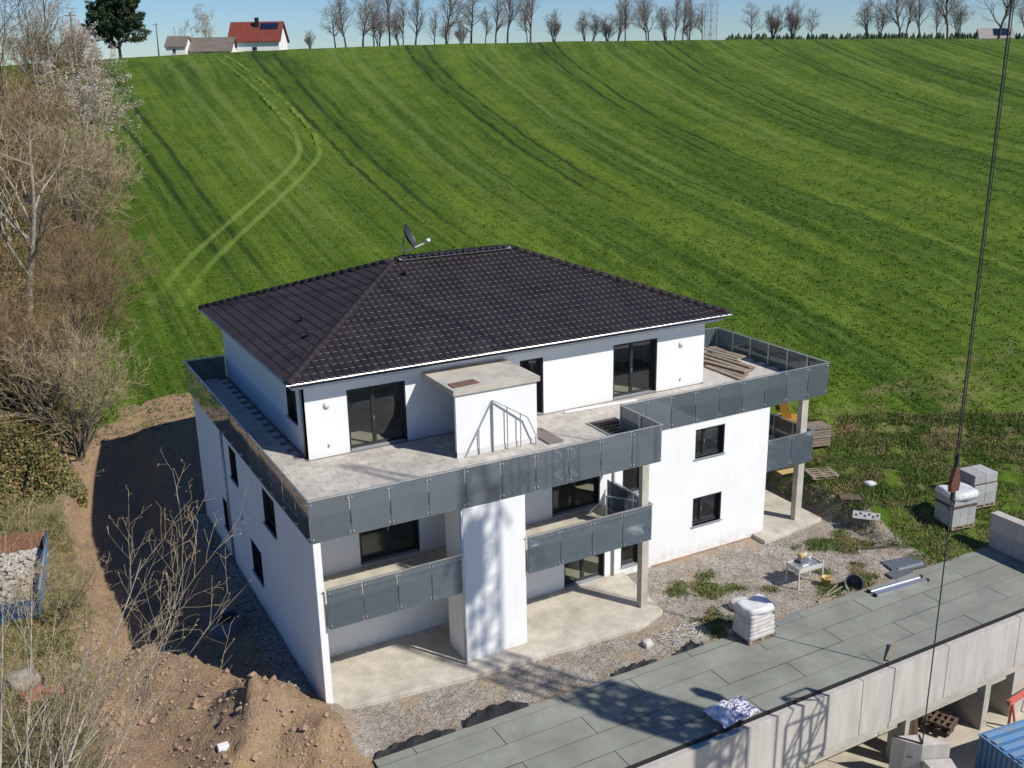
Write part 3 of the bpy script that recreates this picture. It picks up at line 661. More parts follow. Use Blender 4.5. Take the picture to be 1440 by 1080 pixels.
railing([((XL, YB), (XL, YF), 13), ((XL, YF), (XS_, YF), 10), ((XS_, YF+.03), (XS_, YF2-.03), 2), ((XS_, YF2), (XR, YF2), 9), ((XR, YF2+.03), (XR, YB2), 6), ((XR-.03, YB2), (XPR+.03, YB2), 3), ((XP-.03, YB), (XL+.03, YB), 1)], ZR, ZB)
railing([((.25, -.06), (4.82, -.06), 4), ((7.2, -.02), (12.29, -.02), 4), ((12.29, .03), (12.29, 2.3), 2), ((XW+.03, YW), (22.65, YW), 2), ((22.65, YW+.03), (22.65, 8.5), 5)], ZR-2.9, ZB-2.9)
# partition screen on the middle balcony
MB().obox((11.95, 2.35, 3.75), (11.95, 1.0, 3.75), .012, 1.1).build('privacy_screen', 'bal', house)

# ------------------------------------------------------------ objects on the house
def place(o, u): return o
sat = thing('satellite_dish', 'dark grey satellite dish with white arm on the roof ridge', 'satellite dish', (8.2, YM+.12, ZE+RISE+.05), R_(58)); sat.scale = (1.3,)*3
mb = MB().lathe([(0, .0), (.12, .012), (.25, .05), (.36, .105), (.42, .15), (.425, .16)], 28); o = mb.build('reflector', 'dish', sat, True); o.rotation_euler = (R_(66), 0, 0); o.location = (0, -.05, .62)
sm = o.modifiers.new('thick', 'SOLIDIFY'); sm.thickness = .012
MB().tube([(0, .05, -.15), (0, .05, .62)], .025, 8).build('mast', 'galv', sat, True)
MB().obox((0, -.02, .20), (0, -.72, .50), .04, .05).build('arm', 'white', sat); MB().tube([(0, -.68, .52), (0, -.80, .56)], .06, 10).build('feed_head', 'white', sat, True)
# planks on the roof terrace
PL = [(20.6, 7.4, 20.55, 5.0), (20.85, 7.8, 20.85, 5.1), (21.1, 8.4, 21.15, 5.3), (21.4, 8.9, 21.45, 5.6), (21.7, 9.0, 21.75, 5.7), (22.0, 9.1, 22.05, 5.9), (20.75, 8.0, 21.2, 5.4), (21.2, 8.6, 21.4, 5.5), (21.6, 8.9, 21.8, 5.75), (21.9, 9.2, 22.1, 6.9), (22.2, 9.15, 22.5, 7.0), (22.4, 9.1, 22.25, 6.95)]
for k, (xa, ya, xb, yb) in enumerate(PL):
    lay = 0 if k < 6 else (1 if k < 9 else 2); z = 6.13+lay*.085+.004*k
    o = MB().obox((0, 0, 0), (xb-xa, yb-ya, rnd.uniform(-.01, .01)), .24, .06).build('timber_plank', 'wood', None, bevel=.006); o.location = (xa, ya, z)
    pl = (['bottom', 'middle', 'top'][lay], ['first', 'second', 'third', 'fourth', 'fifth', 'sixth'][k if lay == 0 else (k-6 if lay == 1 else k-9)])
    tag(o, 'weathered plank, '+pl[1]+' from the attic wall in the '+pl[0]+' layer of the terrace pile', 'plank', 'planks piled on the roof terrace')
for y in (5.6, 7.2):
    pass
def bent(name, m, pts, r, label, cat, loc):
    o = MB().tube(pts, r, 8).build(name, m, None, True); o.location = loc; return tag(o, label, cat)
fr = thing('railing_frame', 'galvanised stair railing frame standing against the white stair head', 'railing', (6.45, 2.99, 6.085))
for a, b_, w_ in [((0, 0, 0), (1.1, .0, 1.9), .045), ((1.1, 0, 1.9), (2.42, -.12, 1.08), .045), ((2.42, -.12, 1.08), (2.75, -.14, .35), .045), ((1.1, 0, 0), (1.1, 0, 1.9), .07), ((.55, 0, 0), (.55, 0, .95), .035), ((1.65, -.05, 0), (1.65, -.05, 1.55), .035), ((2.15, -.1, 0), (2.15, -.1, 1.22), .035), ((2.75, -.14, 0), (2.75, -.14, .4), .045)]:
    MB().obox(a, b_, w_, .03).build('bar', 'galv', fr)
tag(MB().prism([(0, 0), (1.05, .09), (1.02, .58), (.02, .5)], 0, .03).build('board', 'woodd', None), 'brown board lying on the flat top of the white stair head', 'board').location = (6.22, 3.26, 8.562)
bpy.data.objects['board'].data.materials[0] = mat('rust_board', (.20, .11, .08), .8, .3, 6)
tag(MB().box(0, .62, 0, 1.6, 0, .06).build('stone_slab', 'grey', None, bevel=.01), 'grey slab lying on the terrace right beside the stair head', 'slab').location = (9.55, 2.55, 6.085)
bpy.data.objects['stone_slab'].data.materials[0] = mat('slab_grey', (.20, .17, .155), .8, .2, 6)
ht = thing('roof_hatch', 'open dark grating hatch in the terrace floor next to the corner balustrade', 'hatch', (11.95, 2.15, 6.085))
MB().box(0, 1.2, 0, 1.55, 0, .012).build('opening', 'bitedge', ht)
MB().box(-.05, 0, -.05, 1.6, 0, .05).box(1.2, 1.25, -.05, 1.6, 0, .05).box(0, 1.2, -.05, 0, 0, .05).box(0, 1.2, 1.55, 1.6, 0, .05).build('frame', 'galv', ht)
for k in range(5): MB().obox((.15, .2+.3*k, .03), (1.1, .25+.28*k, .04), .05, .02).build('bar', 'woodd', ht)
tag(MB().obox((0, 0, .05), (3.25, -.2, .05), .10, .07).build('metal_profile', 'white', None), 'long white metal profile lying on the terrace below the right attic door', 'metal profile').location = (11.85, 5.2, 6.08)
sc_ = thing('railing_frame', 'small glass railing frame with steel post leaning on the middle balcony', 'railing', (11.15, 1.2, 3.14))
MB().obox((0, 0, 0), (0, 0, 1.1), .05, .03).build('post', 'alu', sc_); MB().obox((0, 0, 1.1), (1.0, -.45, .85), .04, .03).build('rail', 'alu', sc_); MB().obox((0, 0, 1.1), (-.4, .5, .35), .035, .02).build('brace', 'alu', sc_)
MB().add([(0.03, -.01, .05), (.9, -.41, .05), (.9, -.41, .8), (.03, -.01, 1.02)], [(0, 1, 2, 3)]).build('glass_panel', 'bal', sc_)

# ------------------------------------------------------------ GARAGE BLOCK in front
gar = thing('garage_block', 'long flat-roofed concrete garage block with green-grey bitumen roof', 'garage', (0, 0, 0))
MB().box(.34, 27.1, -6.92, -2.97, -.42, -.012).build('roof_slab', 'bitedge', gar)
rows = [(-2.965, -3.322, 1.57), (-3.350, -4.242, 4.03), (-4.270, -5.162, 1.6), (-5.190, -6.082, 4.03), (-6.110, -6.87, 1.58)]
for ri, (y1, y0, xo) in enumerate(rows):
    xs = [.36]+[x for x in [xo+5.01*k for k in range(-1, 6)] if .8 < x < 26.6]+[27.08]
    for a, b_ in zip(xs, xs[1:]):
        j = [rnd.uniform(-.008, .008) for _ in range(4)]; z = .002*rnd.random()
        MB().add([(a+.022, y0+j[0], -.011), (b_-.008, y0+j[1], -.011), (b_-.008, y1+j[1], -.011), (a+.016, y1+j[0], -.011), (a+.016, y0+j[0], z+.003), (b_-.008, y0+j[1], z), (b_-.008, y1+j[1], z), (a+.016, y1+j[0], z+.003)],
                 [(4, 5, 6, 7), (0, 1, 5, 4), (1, 2, 6, 5), (2, 3, 7, 6), (3, 0, 4, 7)]).build('roofing_sheet', 'roofing', gar)
MB().obox((.34, -6.905, .012), (27.0, -6.905, .012), .06, .05).build('edge_strip', 'bitedge', gar)
px = [.3, 5.6, 10.66, 15.5, 19.55, 23.3, 27.1]
for a, b_ in zip(px, px[1:]):
    MB().box(a+.012, b_-.012, -7.16, -6.94, -2.10, -.06).build('wall_panel', 'panel', gar, bevel=.01)
MB().box(.3, 27.1, -7.13, -6.94, -2.36, -2.105).build('lintel', 'lintel', gar)
MB().box(.3, 23.52, -6.9, -2.97, -2.75, -2.45).build('ceiling', 'lintel', gar)
MB().box(17.82, 18.03, -7.12, -6.45, -4.3, -2.37).build('wall_pier', 'lintel', gar)
MB().box(21.92, 22.22, -7.12, -3.0, -4.3, -2.37).build('wall_pier', 'lintel', gar)
MB().box(23.5, 27.1, -7.12, -6.9, -4.3, -2.37).build('wall', 'panel', gar)
MB().box(23.5, 23.7, -6.9, -3.0, -4.3, -2.76).build('wall', 'lintel', gar)
MB().box(.3, 27.1, -2.96, -2.93, -4.3, -.43).build('back_wall', 'lintel', gar)
MB().box(.3, .5, -7.1, -2.98, -4.3, -.43).build('wall', 'lintel', gar)
# upstand at the far right end
up1 = thing('parapet_wall', 'two-tier concrete block parapet at the right end of the garage roof', 'wall', (27.0, -3.0, 0))
for k in range(4): MB().box(.06, .4, -1.02*(k+1)+.012, -1.02*k, 0, .76).build('block', 'block', up1)
MB().box(0, .42, -4.1, .02, .765, 1.5).build('wall_panel', 'panel', up1)
MB().box(.02, 1.5, -4.1, .0, -.4, 0).build('base', 'lintel', up1)
# black membrane flaps along the back edge
for (xa, xb, wd, lab) in ((.42, 3.0, .34, 'black membrane flap at the left end of the garage roof edge'), (3.35, 5.5, .55, 'folded black membrane flap beside the left one on the garage roof edge'), (8.7, 10.4, .22, 'narrow black membrane strip in the middle of the garage roof edge'), (11.2, 12.4, .5, 'pointed black membrane flap left of the wrapped pallet')):
    mb = MB(); n = 14
    for i in range(n+1):
        x = xa+(xb-xa)*i/n; k = math.sin(math.pi*i/n)**.35 if 'pointed' not in lab else (i/n)*1.0*(1 if i < n-2 else .2); ww = wd*k*(1+.04*math.sin(i*2.3))
        mb.v += [(x, -2.99, .012), (x, -2.96+ww*.5, .05+.05*math.sin(i*1.1)), (x, -2.95+ww, .0+.06*math.sin(i*1.9)+.03)]
    for i in range(n): mb.f += [(3*i, 3*i+3, 3*i+4, 3*i+1), (3*i+1, 3*i+4, 3*i+5, 3*i+2)]
    o = mb.build('membrane_flap', 'black'); s_ = o.modifiers.new('s', 'SOLIDIFY'); s_.thickness = .008; tag(o, lab, 'membrane')
# things on the garage roof
def pallet(parent, L_=1.2, W=.8, m='wood'):
    for k in range(5): MB().box(-L_/2, L_/2, -W/2+k*W/4.62, -W/2+k*W/4.62+.10, .12, .142).build('slat', m, parent)
    for x in (-L_/2, -.07, L_/2-.14): MB().box(x, x+.14, -W/2, W/2, .1, .119).build('cross_board', m, parent)
    for x in (-L_/2, -.07, L_/2-.14):
        for y in (-W/2, -.07, W/2-.10): MB().box(x+.005, x+.135, y, y+.10, .022, .0995).build('block', m, parent)
    for y in (-W/2, -.05, W/2-.10): MB().box(-L_/2, L_/2, y, y+.1, 0, .0215).build('runner', m, parent)
def lumpy(mb_o, amt, seed, scale=3.):
    r = random.Random(seed); ph = [r.uniform(0, 6) for _ in range(6)]
    for v in mb_o.data.vertices:
        x, y, z = v.co
        v.co.x += amt*math.sin(scale*y+ph[0]+2*z); v.co.y += amt*math.sin(scale*x*1.2+ph[1]+z*2); v.co.z += amt*(math.sin(scale*1.4*x+ph[2])*math.cos(scale*1.3*y+ph[3])+.5*math.sin(2.7*scale*x+ph[4])*math.sin(2.3*scale*y+ph[5]))
def blob(name, m, parent, sx, sy, sz, amt, seed, sub=3, sharp=.55):
    bm = bmesh.new(); bmesh.ops.create_cube(bm, size=1); bmesh.ops.subdivide_edges(bm, edges=bm.edges[:], cuts=6, use_grid_fill=True)
    for v in bm.verts:
        c = v.co.copy(); nrm = c.normalized()*.62; c = c.lerp(nrm, 1-sharp); v.co = Vector((c.x*sx, c.y*sy, (c.z+.5)*sz))
    me = bpy.data.meshes.new(name); bm.to_mesh(me); bm.free(); me.materials.append(M[m]); me.polygons.foreach_set('use_smooth', [True]*len(me.polygons))
    o = bpy.data.objects.new(name, me); COL.objects.link(o); o.parent = parent; lumpy(o, amt, seed); return o
def bag_pallet(label, loc, rz, wrapm, layers, group=None, cat='pallet', capm='wrap', bsz=.15):
    p = thing('bag_pallet', label, cat, loc, rz, group); pallet(p, 1.2, .9)
    for k in range(layers):
        o = blob('bag_layer', wrapm, p, 1.18-.01*k, .90-.01*k, bsz+.012, .008, 20+k, sharp=.9); o.location = (0, 0, .142+bsz*k)
    o = blob('plastic_wrap', capm, p, 1.14, .86, .30, .045, 5, sharp=.6); o.location = (.0, 0, .142+bsz*layers-.05)
    return p
bag_pallet('pallet of bags wrapped in white plastic on the garage roof edge', (14.27, -3.35, .012), R_(1), 'bagc', 6)
al = thing('metal_bars', 'bundle of thin silver metal bars beside the wrapped pallet', 'metal bars', (15.35, -3.27, .012))
for k in range(5): MB().obox((rnd.uniform(-.1, .1), -.1+.06*k, .03+.02*(k % 2)), (1.6+rnd.uniform(-.3, .2), .08+.07*k, .03+.03*(k % 2)), .03, .03).build('bar', 'alu', al)
lad = thing('aluminium_rails', 'two long aluminium rails with black end caps lying on the garage roof', 'rails', (20.0, -3.25, .012), R_(-4))
for y in (0, -.32):
    MB().box(0, 2.55, y-.035, y+.035, .0, .07).build('rail', 'alu', lad)
    MB().box(-.06, -.002, y-.09, y+.09, 0, .10).box(2.552, 2.62, y-.06, y+.06, 0, .09).build('end_cap', 'bitedge', lad)
MB().box(.05, 2.5, -.30, -.02, .01, .03).build('web', 'galv', lad)
tag(MB().obox((0, 0, .03), (.95, .05, .03), .04, .04).build('metal_rod', 'alu'), 'thin bright metal rod lying on the left part of the garage roof', 'rod').location = (7.6, -3.15, 0.01)
tag(MB().obox((0, 0, 0), (.95, .55, .10), .13, .03).build('timber_board', 'wood'), 'short pale wooden board lying at the front edge of the garage roof', 'board').location = (16.95, -6.8, .05)
# crumpled sheet with printed bags at the front edge
tp_ = thing('bag_heap', 'crumpled white sheet over navy printed bags at the garage roof edge', 'bags', (10.6, -6.5, .012), R_(3))
bm = bmesh.new(); bmesh.ops.create_grid(bm, x_segments=26, y_segments=18, size=.5)
rr_ = random.Random(4)
for v in bm.verts:
    x, y = v.co.x*1.5, v.co.y*.95
    v.co = Vector((x, y, .10+.16*math.exp(-((x+.35)/.3)**2-((y-.1)/.35)**2)+.10*abs(math.sin(5*x+3*y))*abs(math.cos(6*y-2*x))+rr_.uniform(0, .06)))
me = bpy.data.meshes.new('sheet'); bm.to_mesh(me); bm.free()
m, t, b = nodes('printed_sheet'); co = wpos(t); pr = math_(t, 'MULTIPLY', ramp(t, noise(t, scaled(t, co, (1, 2.4, 1)), 4.2, 4, .75), .50, .54), ramp(t, N(t, 'ShaderNodeSeparateXYZ').outputs[0], 0, 1))
sx = [n for n in t.nodes if n.type == 'SEPXYZ'][0]; L(t, co, sx.inputs[0])
prr = math_(t, 'MULTIPLY', ramp(t, noise(t, scaled(t, co, (1, 2.4, 1)), 4.2, 4, .75), .50, .54), ramp(t, sx.outputs[0], 10.3, 10.7))
L(t, mixc(t, prr, (.62, .61, .66), (.05, .045, .17)), b.inputs['Base Color']); b.inputs['Roughness'].default_value = .35; M['print'] = m
me.materials.append(m); o = bpy.data.objects.new('sheet', me); COL.objects.link(o); o.parent = tp_; s_ = o.modifiers.new('s', 'SOLIDIFY'); s_.thickness = .006
for k in range(3):
    o = blob('bag', 'print', tp_, .62, .34, .14, .02, 40+k, sharp=.6); o.location = (.30+.05*k, -.22+.2*k, .02+.02*k)
# ------------------------------------------------------------ yard in front of the garage
blk = thing('concrete_block', 'big white-grey concrete block slung below the crane rope', 'concrete block', (17.2, -8.0, -4.3))
MB().prism([(-.22, .74), (-.02+.0, .32), (.30, -.10), (1.2, -.5), (.68, .33)], 0, 1.7).build('body', 'panel', blk, bevel=.04)
MB().prism([(.30, -.14), (.02, -1.06), (.8, -1.25), (1.2, -.55)], 0, 1.15).build('step', 'panel', blk, bevel=.04)
MB().tube([(.02, .20, 1.12), (-.06, .16, 1.20), (-.02, .08, 1.24), (.08, .06, 1.16)], .02, 6).build('lifting_loop', 'rope', blk, True)
MB().obox((-.18, .70, 1.72), (.31, -.07, 1.73), .05, .02).build('sling', 'rope', blk); MB().obox((.6, .3, 1.72), (.33, -.07, 1.73), .05, .02).build('sling', 'rope', blk)
RX, RY = 17.51, -8.07
hb = thing('crane_hoist', 'dark crane rope with a rusty orange hook block hanging at the right', 'crane hoist', (RX, RY, -2.6))
HBZ = 8.9
MB().tube([(0, 0, 0), (0, 0, HBZ)], .022, 6).build('sling', 'rope', hb, True)
MB().obox((-.05, 0, HBZ+1.1), (-.05, 0, 50), .035, .035).build('rope', 'rope', hb); MB().obox((.05, 0, HBZ+1.1), (.05, 0, 50), .02, .02).build('rope', 'rope', hb)
MB().add([(-.17, -.07, .15), (.17, -.07, .15), (.21, -.07, .4), (.07, -.07, .95), (-.07, -.07, .95), (-.21, -.07, .4), (-.17, .07, .15), (.17, .07, .15), (.21, .07, .4), (.07, .07, .95), (-.07, .07, .95), (-.21, .07, .4)],
         [(0, 1, 2, 3, 4, 5), (11, 10, 9, 8, 7, 6)]+[(i, 6+i, 6+(i+1) % 6, (i+1) % 6) for i in range(6)]).build('hook_block', 'orange', hb, bevel=.02).location = (0, 0, HBZ)
MB().obox((0, 0, HBZ+.95), (0, 0, HBZ+1.35), .12, .08).build('swivel', 'rope', hb); MB().obox((0, 0, HBZ-.15), (0, 0, HBZ+.16), .10, .10).build('shank', 'rope', hb)
MB().tube([(0, 0, HBZ-.1), (.12, 0, HBZ-.25), (.10, 0, HBZ-.42), (-.05, 0, HBZ-.46), (-.14, 0, HBZ-.36)], .035, 8).build('hook', 'rope', hb, True)
cn = thing('container', 'blue ribbed steel container in the lower right corner', 'container', (20.05, -8.35, -4.3), R_(-7))
W_, L_, H_ = 2.9, 2.6, 1.35
MB().box(0, W_, -L_, 0, 0, H_-.02).build('body', 'blue', cn)
for k in range(12): MB().box(-.035, -.002, -.18-.2*k, -.08-.2*k, .08, H_-.08).build('side_rib', 'blue', cn)
for k in range(7): MB().box(.05, W_-.05, -.30-.36*k, -.10-.36*k, H_-.018, H_+.035).build('roof_rib', 'bluec', cn, bevel=.015)
MB().box(-.04, W_+.02, -L_, .03, H_-.06, H_-.021).build('rim', 'bluec', cn)
ps = thing('rusty_pole', 'rusty steel pole with cable standing by the blue container', 'pole', (20.55, -10.9, -4.3))
MB().tube([(0, 0, 0), (.05, .02, 3.0)], .045, 8).build('tube', 'rust', ps, True); MB().tube([(.03, 0, 2.1), (-.35, .25, 2.25), (-.62, .4, 1.95), (-.75, .5, 1.75)], .02, 6).build('cable', 'rope', ps, True)
MB().box(.05, .5, -.15, .15, 1.4, 1.75).build('box', 'rust', ps)
tr = thing('trestle', 'red steel trestle leaning by the garage wall at the right edge', 'trestle', (22.7, -7.6, -4.3), R_(5))
MB().obox((-.1, 0, 1.2), (2.2, .05, 1.2), .14, .16).build('beam', 'red', tr)
for x in (.15, 1.9):
    for dx in (-.22, .3): MB().obox((x, 0, 1.15), (x+dx, -.1, 0), .09, .05).build('leg', 'red', tr)
tag(MB().box(-.08, .08, -.08, .08, 0, .02).build('cap', 'rust', tr), 'rusty cap', 'cap'); bpy.data.objects['cap'].location = (-.1, 0, 1.29)
del bpy.data.objects['cap']['category']; del bpy.data.objects['cap']['label']
for k, (x, y, rz, tl, lab) in enumerate(((20.9, -6.2, 20, 8, 'bottom wooden pallet of the stack inside the garage opening'), (20.75, -6.3, 24, 12, 'upper wooden pallet tilted on the stack inside the garage opening'))):
    p = thing('wooden_pallet', lab, 'pallet', (x, y, -4.29+.16*k+.12*k), R_(rz), 'pallets in the garage'); p.rotation_euler = (R_(2), R_(tl), R_(rz)); pallet(p, 1.2, 1.0, 'woodd')
for k in range(3):
    o = MB().obox((0, 0, 0), (.35, .5, 1.75), .30, .06).build('timber_board', 'woodd'); o.location = (18.25+.22*k, -7.0+.05*k, -4.29)
    tag(o, ['left', 'middle', 'right'][k]+' dark board leaning upright against the pier in the garage opening', 'board', 'boards leaning in the garage')
# crane mast and scaffold tower stand right of the frame; their shadows cross the scene
def lattice(mb, x, y, z0, z1, w_, bay, ch=.07, br=.035, dense=False):
    c = [(-1, -1), (1, -1), (1, 1), (-1, 1)]; h = w_/2
    for sx, sy in c: mb.obox((x+sx*h, y+sy*h, z0), (x+sx*h, y+sy*h, z1), ch, ch)
    n = max(1, int(round((z1-z0)/bay))); b_ = (z1-z0)/n
    for k in range(n):
        za, zb = z0+k*b_, z0+(k+1)*b_
        for i in range(4):
            p, q = c[i], c[(i+1) % 4]
            if k % 2: p, q = q, p
            mb.obox((x+p[0]*h, y+p[1]*h, za), (x+q[0]*h, y+q[1]*h, zb), br, br)
            mb.obox((x+p[0]*h, y+p[1]*h, zb), (x+q[0]*h, y+q[1]*h, zb), br, br)
            if dense: mb.obox((x+q[0]*h, y+q[1]*h, za), (x+p[0]*h, y+p[1]*h, zb), br*1.6, br*1.6)
MX, MY = 16.75, -18.2
cr = thing('tower_crane', 'yellow lattice crane mast standing in the yard beyond the right edge', 'crane', (MX, MY, -4.3)); zo = 4.3
mb = MB(); lattice(mb, 0, 0, 0, 31.0+zo-4.6, 1.05, 1.1, .09, .05); mb.build('mast', 'crane', cr)
mb = MB(); lattice(mb, 0, 0, 12.3+zo, 16.4+zo, 1.35, .8, .11, .075, True); mb.build('climbing_frame', 'crane', cr)
MB().box(-.5, .1, -.42, .42, 23.4+zo, 25.6+zo).build('cab', 'crane', cr)
mb = MB(); 
for s in (-1, 1): mb.obox((s*.5, 0, 26+zo), (s*.12, 0, 32+zo), .10, .10); mb.obox((s*.9, s*.6, 24.8+zo), (0, 0, 28+zo), .09, .09)
mb.build('top_frame', 'crane', cr)
tw = thing('scaffold_tower', 'steel lattice scaffold tower standing in the yard beyond the right edge', 'scaffold', (16.93, -13.3, -4.3))
mb = MB(); lattice(mb, 0, 0, 0, 7.05+4.3, 1.07, 1.25, .08, .05); mb.build('frame', 'galv', tw)
MB().tube([(-1.25, 0, 0), (-1.25, 0, 13.0)], .04, 6).build('lamp_pole', 'galv', tw); MB().obox((-1.25, 0, 13.0), (-1.25, 0, 13.8), .42, .25).build('lamp_head', 'galv', tw)

# ------------------------------------------------------------ building-site clutter
def gz(x, y): return gh(x, y)
tb = thing('work_table', 'pale steel work table with tools standing on the gravel', 'table', (18.55, -1.36, gz(18.5, -1.3)), R_(-3))
MB().box(-.56, .56, -.33, .33, .78, .80).build('tray', 'galv', tb)
MB().box(-.58, .58, -.36, -.33, .68, .86).box(-.58, .58, .33, .36, .68, .86).box(-.60, -.562, -.36, .36, .68, .86).box(.562, .60, -.36, .36, .68, .86).build('apron', 'bagc', tb)
for x in (-.57, .57):
    for y in (-.345, .345): MB().obox((x, y, 0), (x, y, .68 if x < 0 else .95), .05, .05).build('leg', 'bagc', tb)
cs = thing('stone_saw', 'dark cutting machine with a bucket on the steel work table', 'saw', (18.6, -1.2, gz(18.5, -1.3)+.80))
MB().box(-.25, .2, -.12, .14, 0, .16).build('body', 'grey', cs, bevel=.03); o = MB().lathe([(0, 0), (.13, 0), (.16, .22), (.15, .22), (.12, .03), (0, .03)], 14).build('bucket', 'bagc', cs, True); o.location = (.25, .05, .0)
o = blob('guard', 'woodl', cs, .22, .2, .18, .01, 3); o.location = (-.05, .08, .15)
MB().box(-.3, .0, -.3, -.16, 0, .05).build('plate', 'alu', cs)
bk = thing('plastic_bucket', 'yellow plastic bucket on the ground below the work table', 'bucket', (19.12, -1.95, gz(19.1, -1.9)))
MB().lathe([(0, .01), (.14, .01), (.18, .36), (.195, .36), (.195, .33)], 18).build('body', 'ybucket', bk, True); MB().tube([(-.19, 0, .34), (-.12, .1, .30), (.12, .1, .30), (.19, 0, .34)], .008, 6).build('handle', 'galv', bk, True)
tu = thing('mortar_tub', 'grey mortar tub tipped over beside the garage roof edge', 'tub', (19.9, -2.6, gz(19.9, -2.6)+.2), R_(-30)); tu.rotation_euler = (R_(70), 0, R_(-50))
MB().lathe([(0, -.22), (.24, -.22), (.33, .22), (.35, .22), (.35, .19)], 20).build('shell', 'grey', tu, True)
for k, (a, b_) in enumerate((((17.9, -2.75), (19.5, -2.2)), ((18.5, -2.6), (19.6, -2.4)))):
    o = MB().obox((0, 0, 0), (b_[0]-a[0], b_[1]-a[1], .05), .05, .04).build('timber_batten', 'wood'); o.location = (*a, gz(*a)+.05); tag(o, ['longer', 'shorter'][k]+' thin pale batten lying by the tipped mortar tub', 'batten', 'battens by the tub')
sp_ = thing('metal_sheets', 'dark metal sheets with a bright profile on the ground by the garage corner', 'metal sheets', (22.9, -2.3, gz(22.9, -2.3)+.02), R_(-12))
MB().box(-.7, .8, -.45, .45, 0, .05).build('sheet', 'grey', sp_); MB().obox((-.5, -.35, .08), (.75, -.2, .08), .10, .05).build('profile', 'alu', sp_)
ms2 = tag(MB().prism([(-.6, -.3), (.5, -.25), (.6, .3), (-.5, .25)], 0, .06).build('metal_sheet', 'grey'), 'second dark sheet half on the garage roof edge', 'metal sheet'); ms2.location = (22.2, -2.75, gz(22.2, -2.7)+.05)
o = MB().obox((0, 0, 0), (2.4, -1.0, .05), .05, .05).build('timber_batten', 'woodd'); o.location = (22.6, -.55, gz(22.6, -.5)+.08); tag(o, 'long dark batten lying on the soil near the bank', 'batten')
hs = thing('hoses', 'tangle of pale grey hoses on the gravel by the terrace corner', 'hoses', (11.9, -1.9, gz(11.9, -1.9)))
for k in range(6):
    pts = [(rnd.uniform(-.9, -.5)+.3*i, rnd.uniform(-.3, .3)+.12*k-.3, .03+.02*k) for i in range(7)]
    MB().tube([tuple(c) for c in [Vector((q.x, q.y, .03+.02*k)) for q in smooth_path([(a, b2) for a, b2, c2 in pts], .12)]], .012, 6).build('hose', 'bagc', hs, True)
o = blob('stone_lump', 'bagc', None, .32, .26, .2, .03, 8); o.location = (10.75, -1.95, gz(10.7, -1.9)); tag(o, 'pale lump of mortar on the gravel beside the hoses', 'lump')
o = blob('stone_lump', 'bagc', None, .75, .6, .32, .05, 9); o.location = (15.2, -1.7, gz(15.2, -1.7)); tag(o, 'sandy lump behind the wrapped pallet on the gravel', 'lump')
# right bank
def board_on(x, y, L_, W, rz, m, name, lab, cat, th=.04):
    o = MB().box(-L_/2, L_/2, -W/2, W/2, 0, th).build(name, m, None, bevel=.004); e = .3
    zx = (gz(x+e, y)-gz(x-e, y))/(2*e); zy = (gz(x, y+e)-gz(x, y-e))/(2*e)
    nrm = Vector((-zx, -zy, 1)).normalized(); q = nrm.to_track_quat('Z', 'Y') ; o.rotation_euler = (Matrix(((1, 0, 0), (0, 1, 0), (0, 0, 1))).to_euler()); o.rotation_euler = (0, 0, R_(rz)); o.location = (x, y, gz(x, y)+.12); return tag(o, lab, cat)
board_on(24.3, 5.15, 1.9, .42, -6, 'woodl', 'formwork_board', 'yellow formwork board lying on the bank behind the right column', 'board')
p = thing('wooden_pallet', 'grey slatted pallet lying flat on the grass bank by the yellow board', 'pallet', (24.75, 4.05, gz(24.75, 4.05)+.08), R_(-20)); pallet(p, 1.25, 1.05)
p = thing('wooden_pallet', 'small broken pallet half sunk in the grass bank', 'pallet', (24.3, 1.85, gz(24.3, 1.85)+.02), R_(-35)); pallet(p, .9, .6, 'woodd')
o = blob('plastic_bag', 'wrap', None, .45, .32, .2, .04, 11); o.location = (25.75, 2.15, gz(25.75, 2.15)); tag(o, 'small crumpled white plastic bag on the grass bank', 'bag')
o = thing('perforated_board', 'grey perforated plate leaning on the foot of the grass bank', 'plate', (24.0, .65, gz(24., .65)+.12), R_(-35)); o.rotation_euler = (R_(28), 0, R_(-50))
MB().box(-.55, .55, -.2, .2, 0, .05).build('plate', 'block', o)
for k in range(6): MB().box(-.45+.17*k, -.36+.17*k, -.08+.1*(k % 2), .02+.1*(k % 2), .051, .056).build('hole', 'bitedge', o)
st_ = thing('board_stack', 'stack of pale boards on the grass behind the right balcony', 'boards', (26.7, 6.6, gz(26.7, 6.6)+.02), R_(-15))
for k in range(7): MB().box(-.7, .7, -.45+.02*(k % 3), .45, .02+.14*k, .13+.14*k).build('board', 'wood', st_)
bp1 = thing('block_pallet', 'tall pallet of building blocks under white plastic film right of the hook', 'pallet', (27.1, -1.25, gz(27.1, -1.25)), R_(-8)); pallet(bp1, 1.25, 1.1)
for k in range(2):
    for i in range(3):
        MB().box(-.60+.405*i, -.20+.405*i, -.52, .52, .145+.40*k, .535+.40*k).build('block', 'block', bp1, bevel=.008)
for i in range(2): MB().box(-.6+.61*i, -.01+.61*i, -.52, .52, 1.06, 1.30).build('block', 'block', bp1, bevel=.008)
MB().box(-.62, .62, -.54, .54, .955, 1.05).build('divider', 'woodd', bp1)
o = blob('plastic_film', 'wrap', bp1, 1.32, 1.16, .36, .05, 13, sharp=.6); o.location = (0, 0, 1.25)
bp2 = thing('block_pallet', 'pallet of bare grey concrete blocks behind the film-covered one', 'pallet', (29.3, -.55, gz(29.3, -.55)), R_(-8)); pallet(bp2, 1.25, 1.1)
for k in range(3):
    for i in range(2): MB().box(-.62+.63*i, -.005+.63*i, -.52+.05*(k == 2), .52, .145+.46*k, .59+.46*k).build('block', 'block', bp2, bevel=.008)
MB().box(-.58, .58, -.5, .5, 1.08, 1.12).build('divider', 'woodd', bp2)
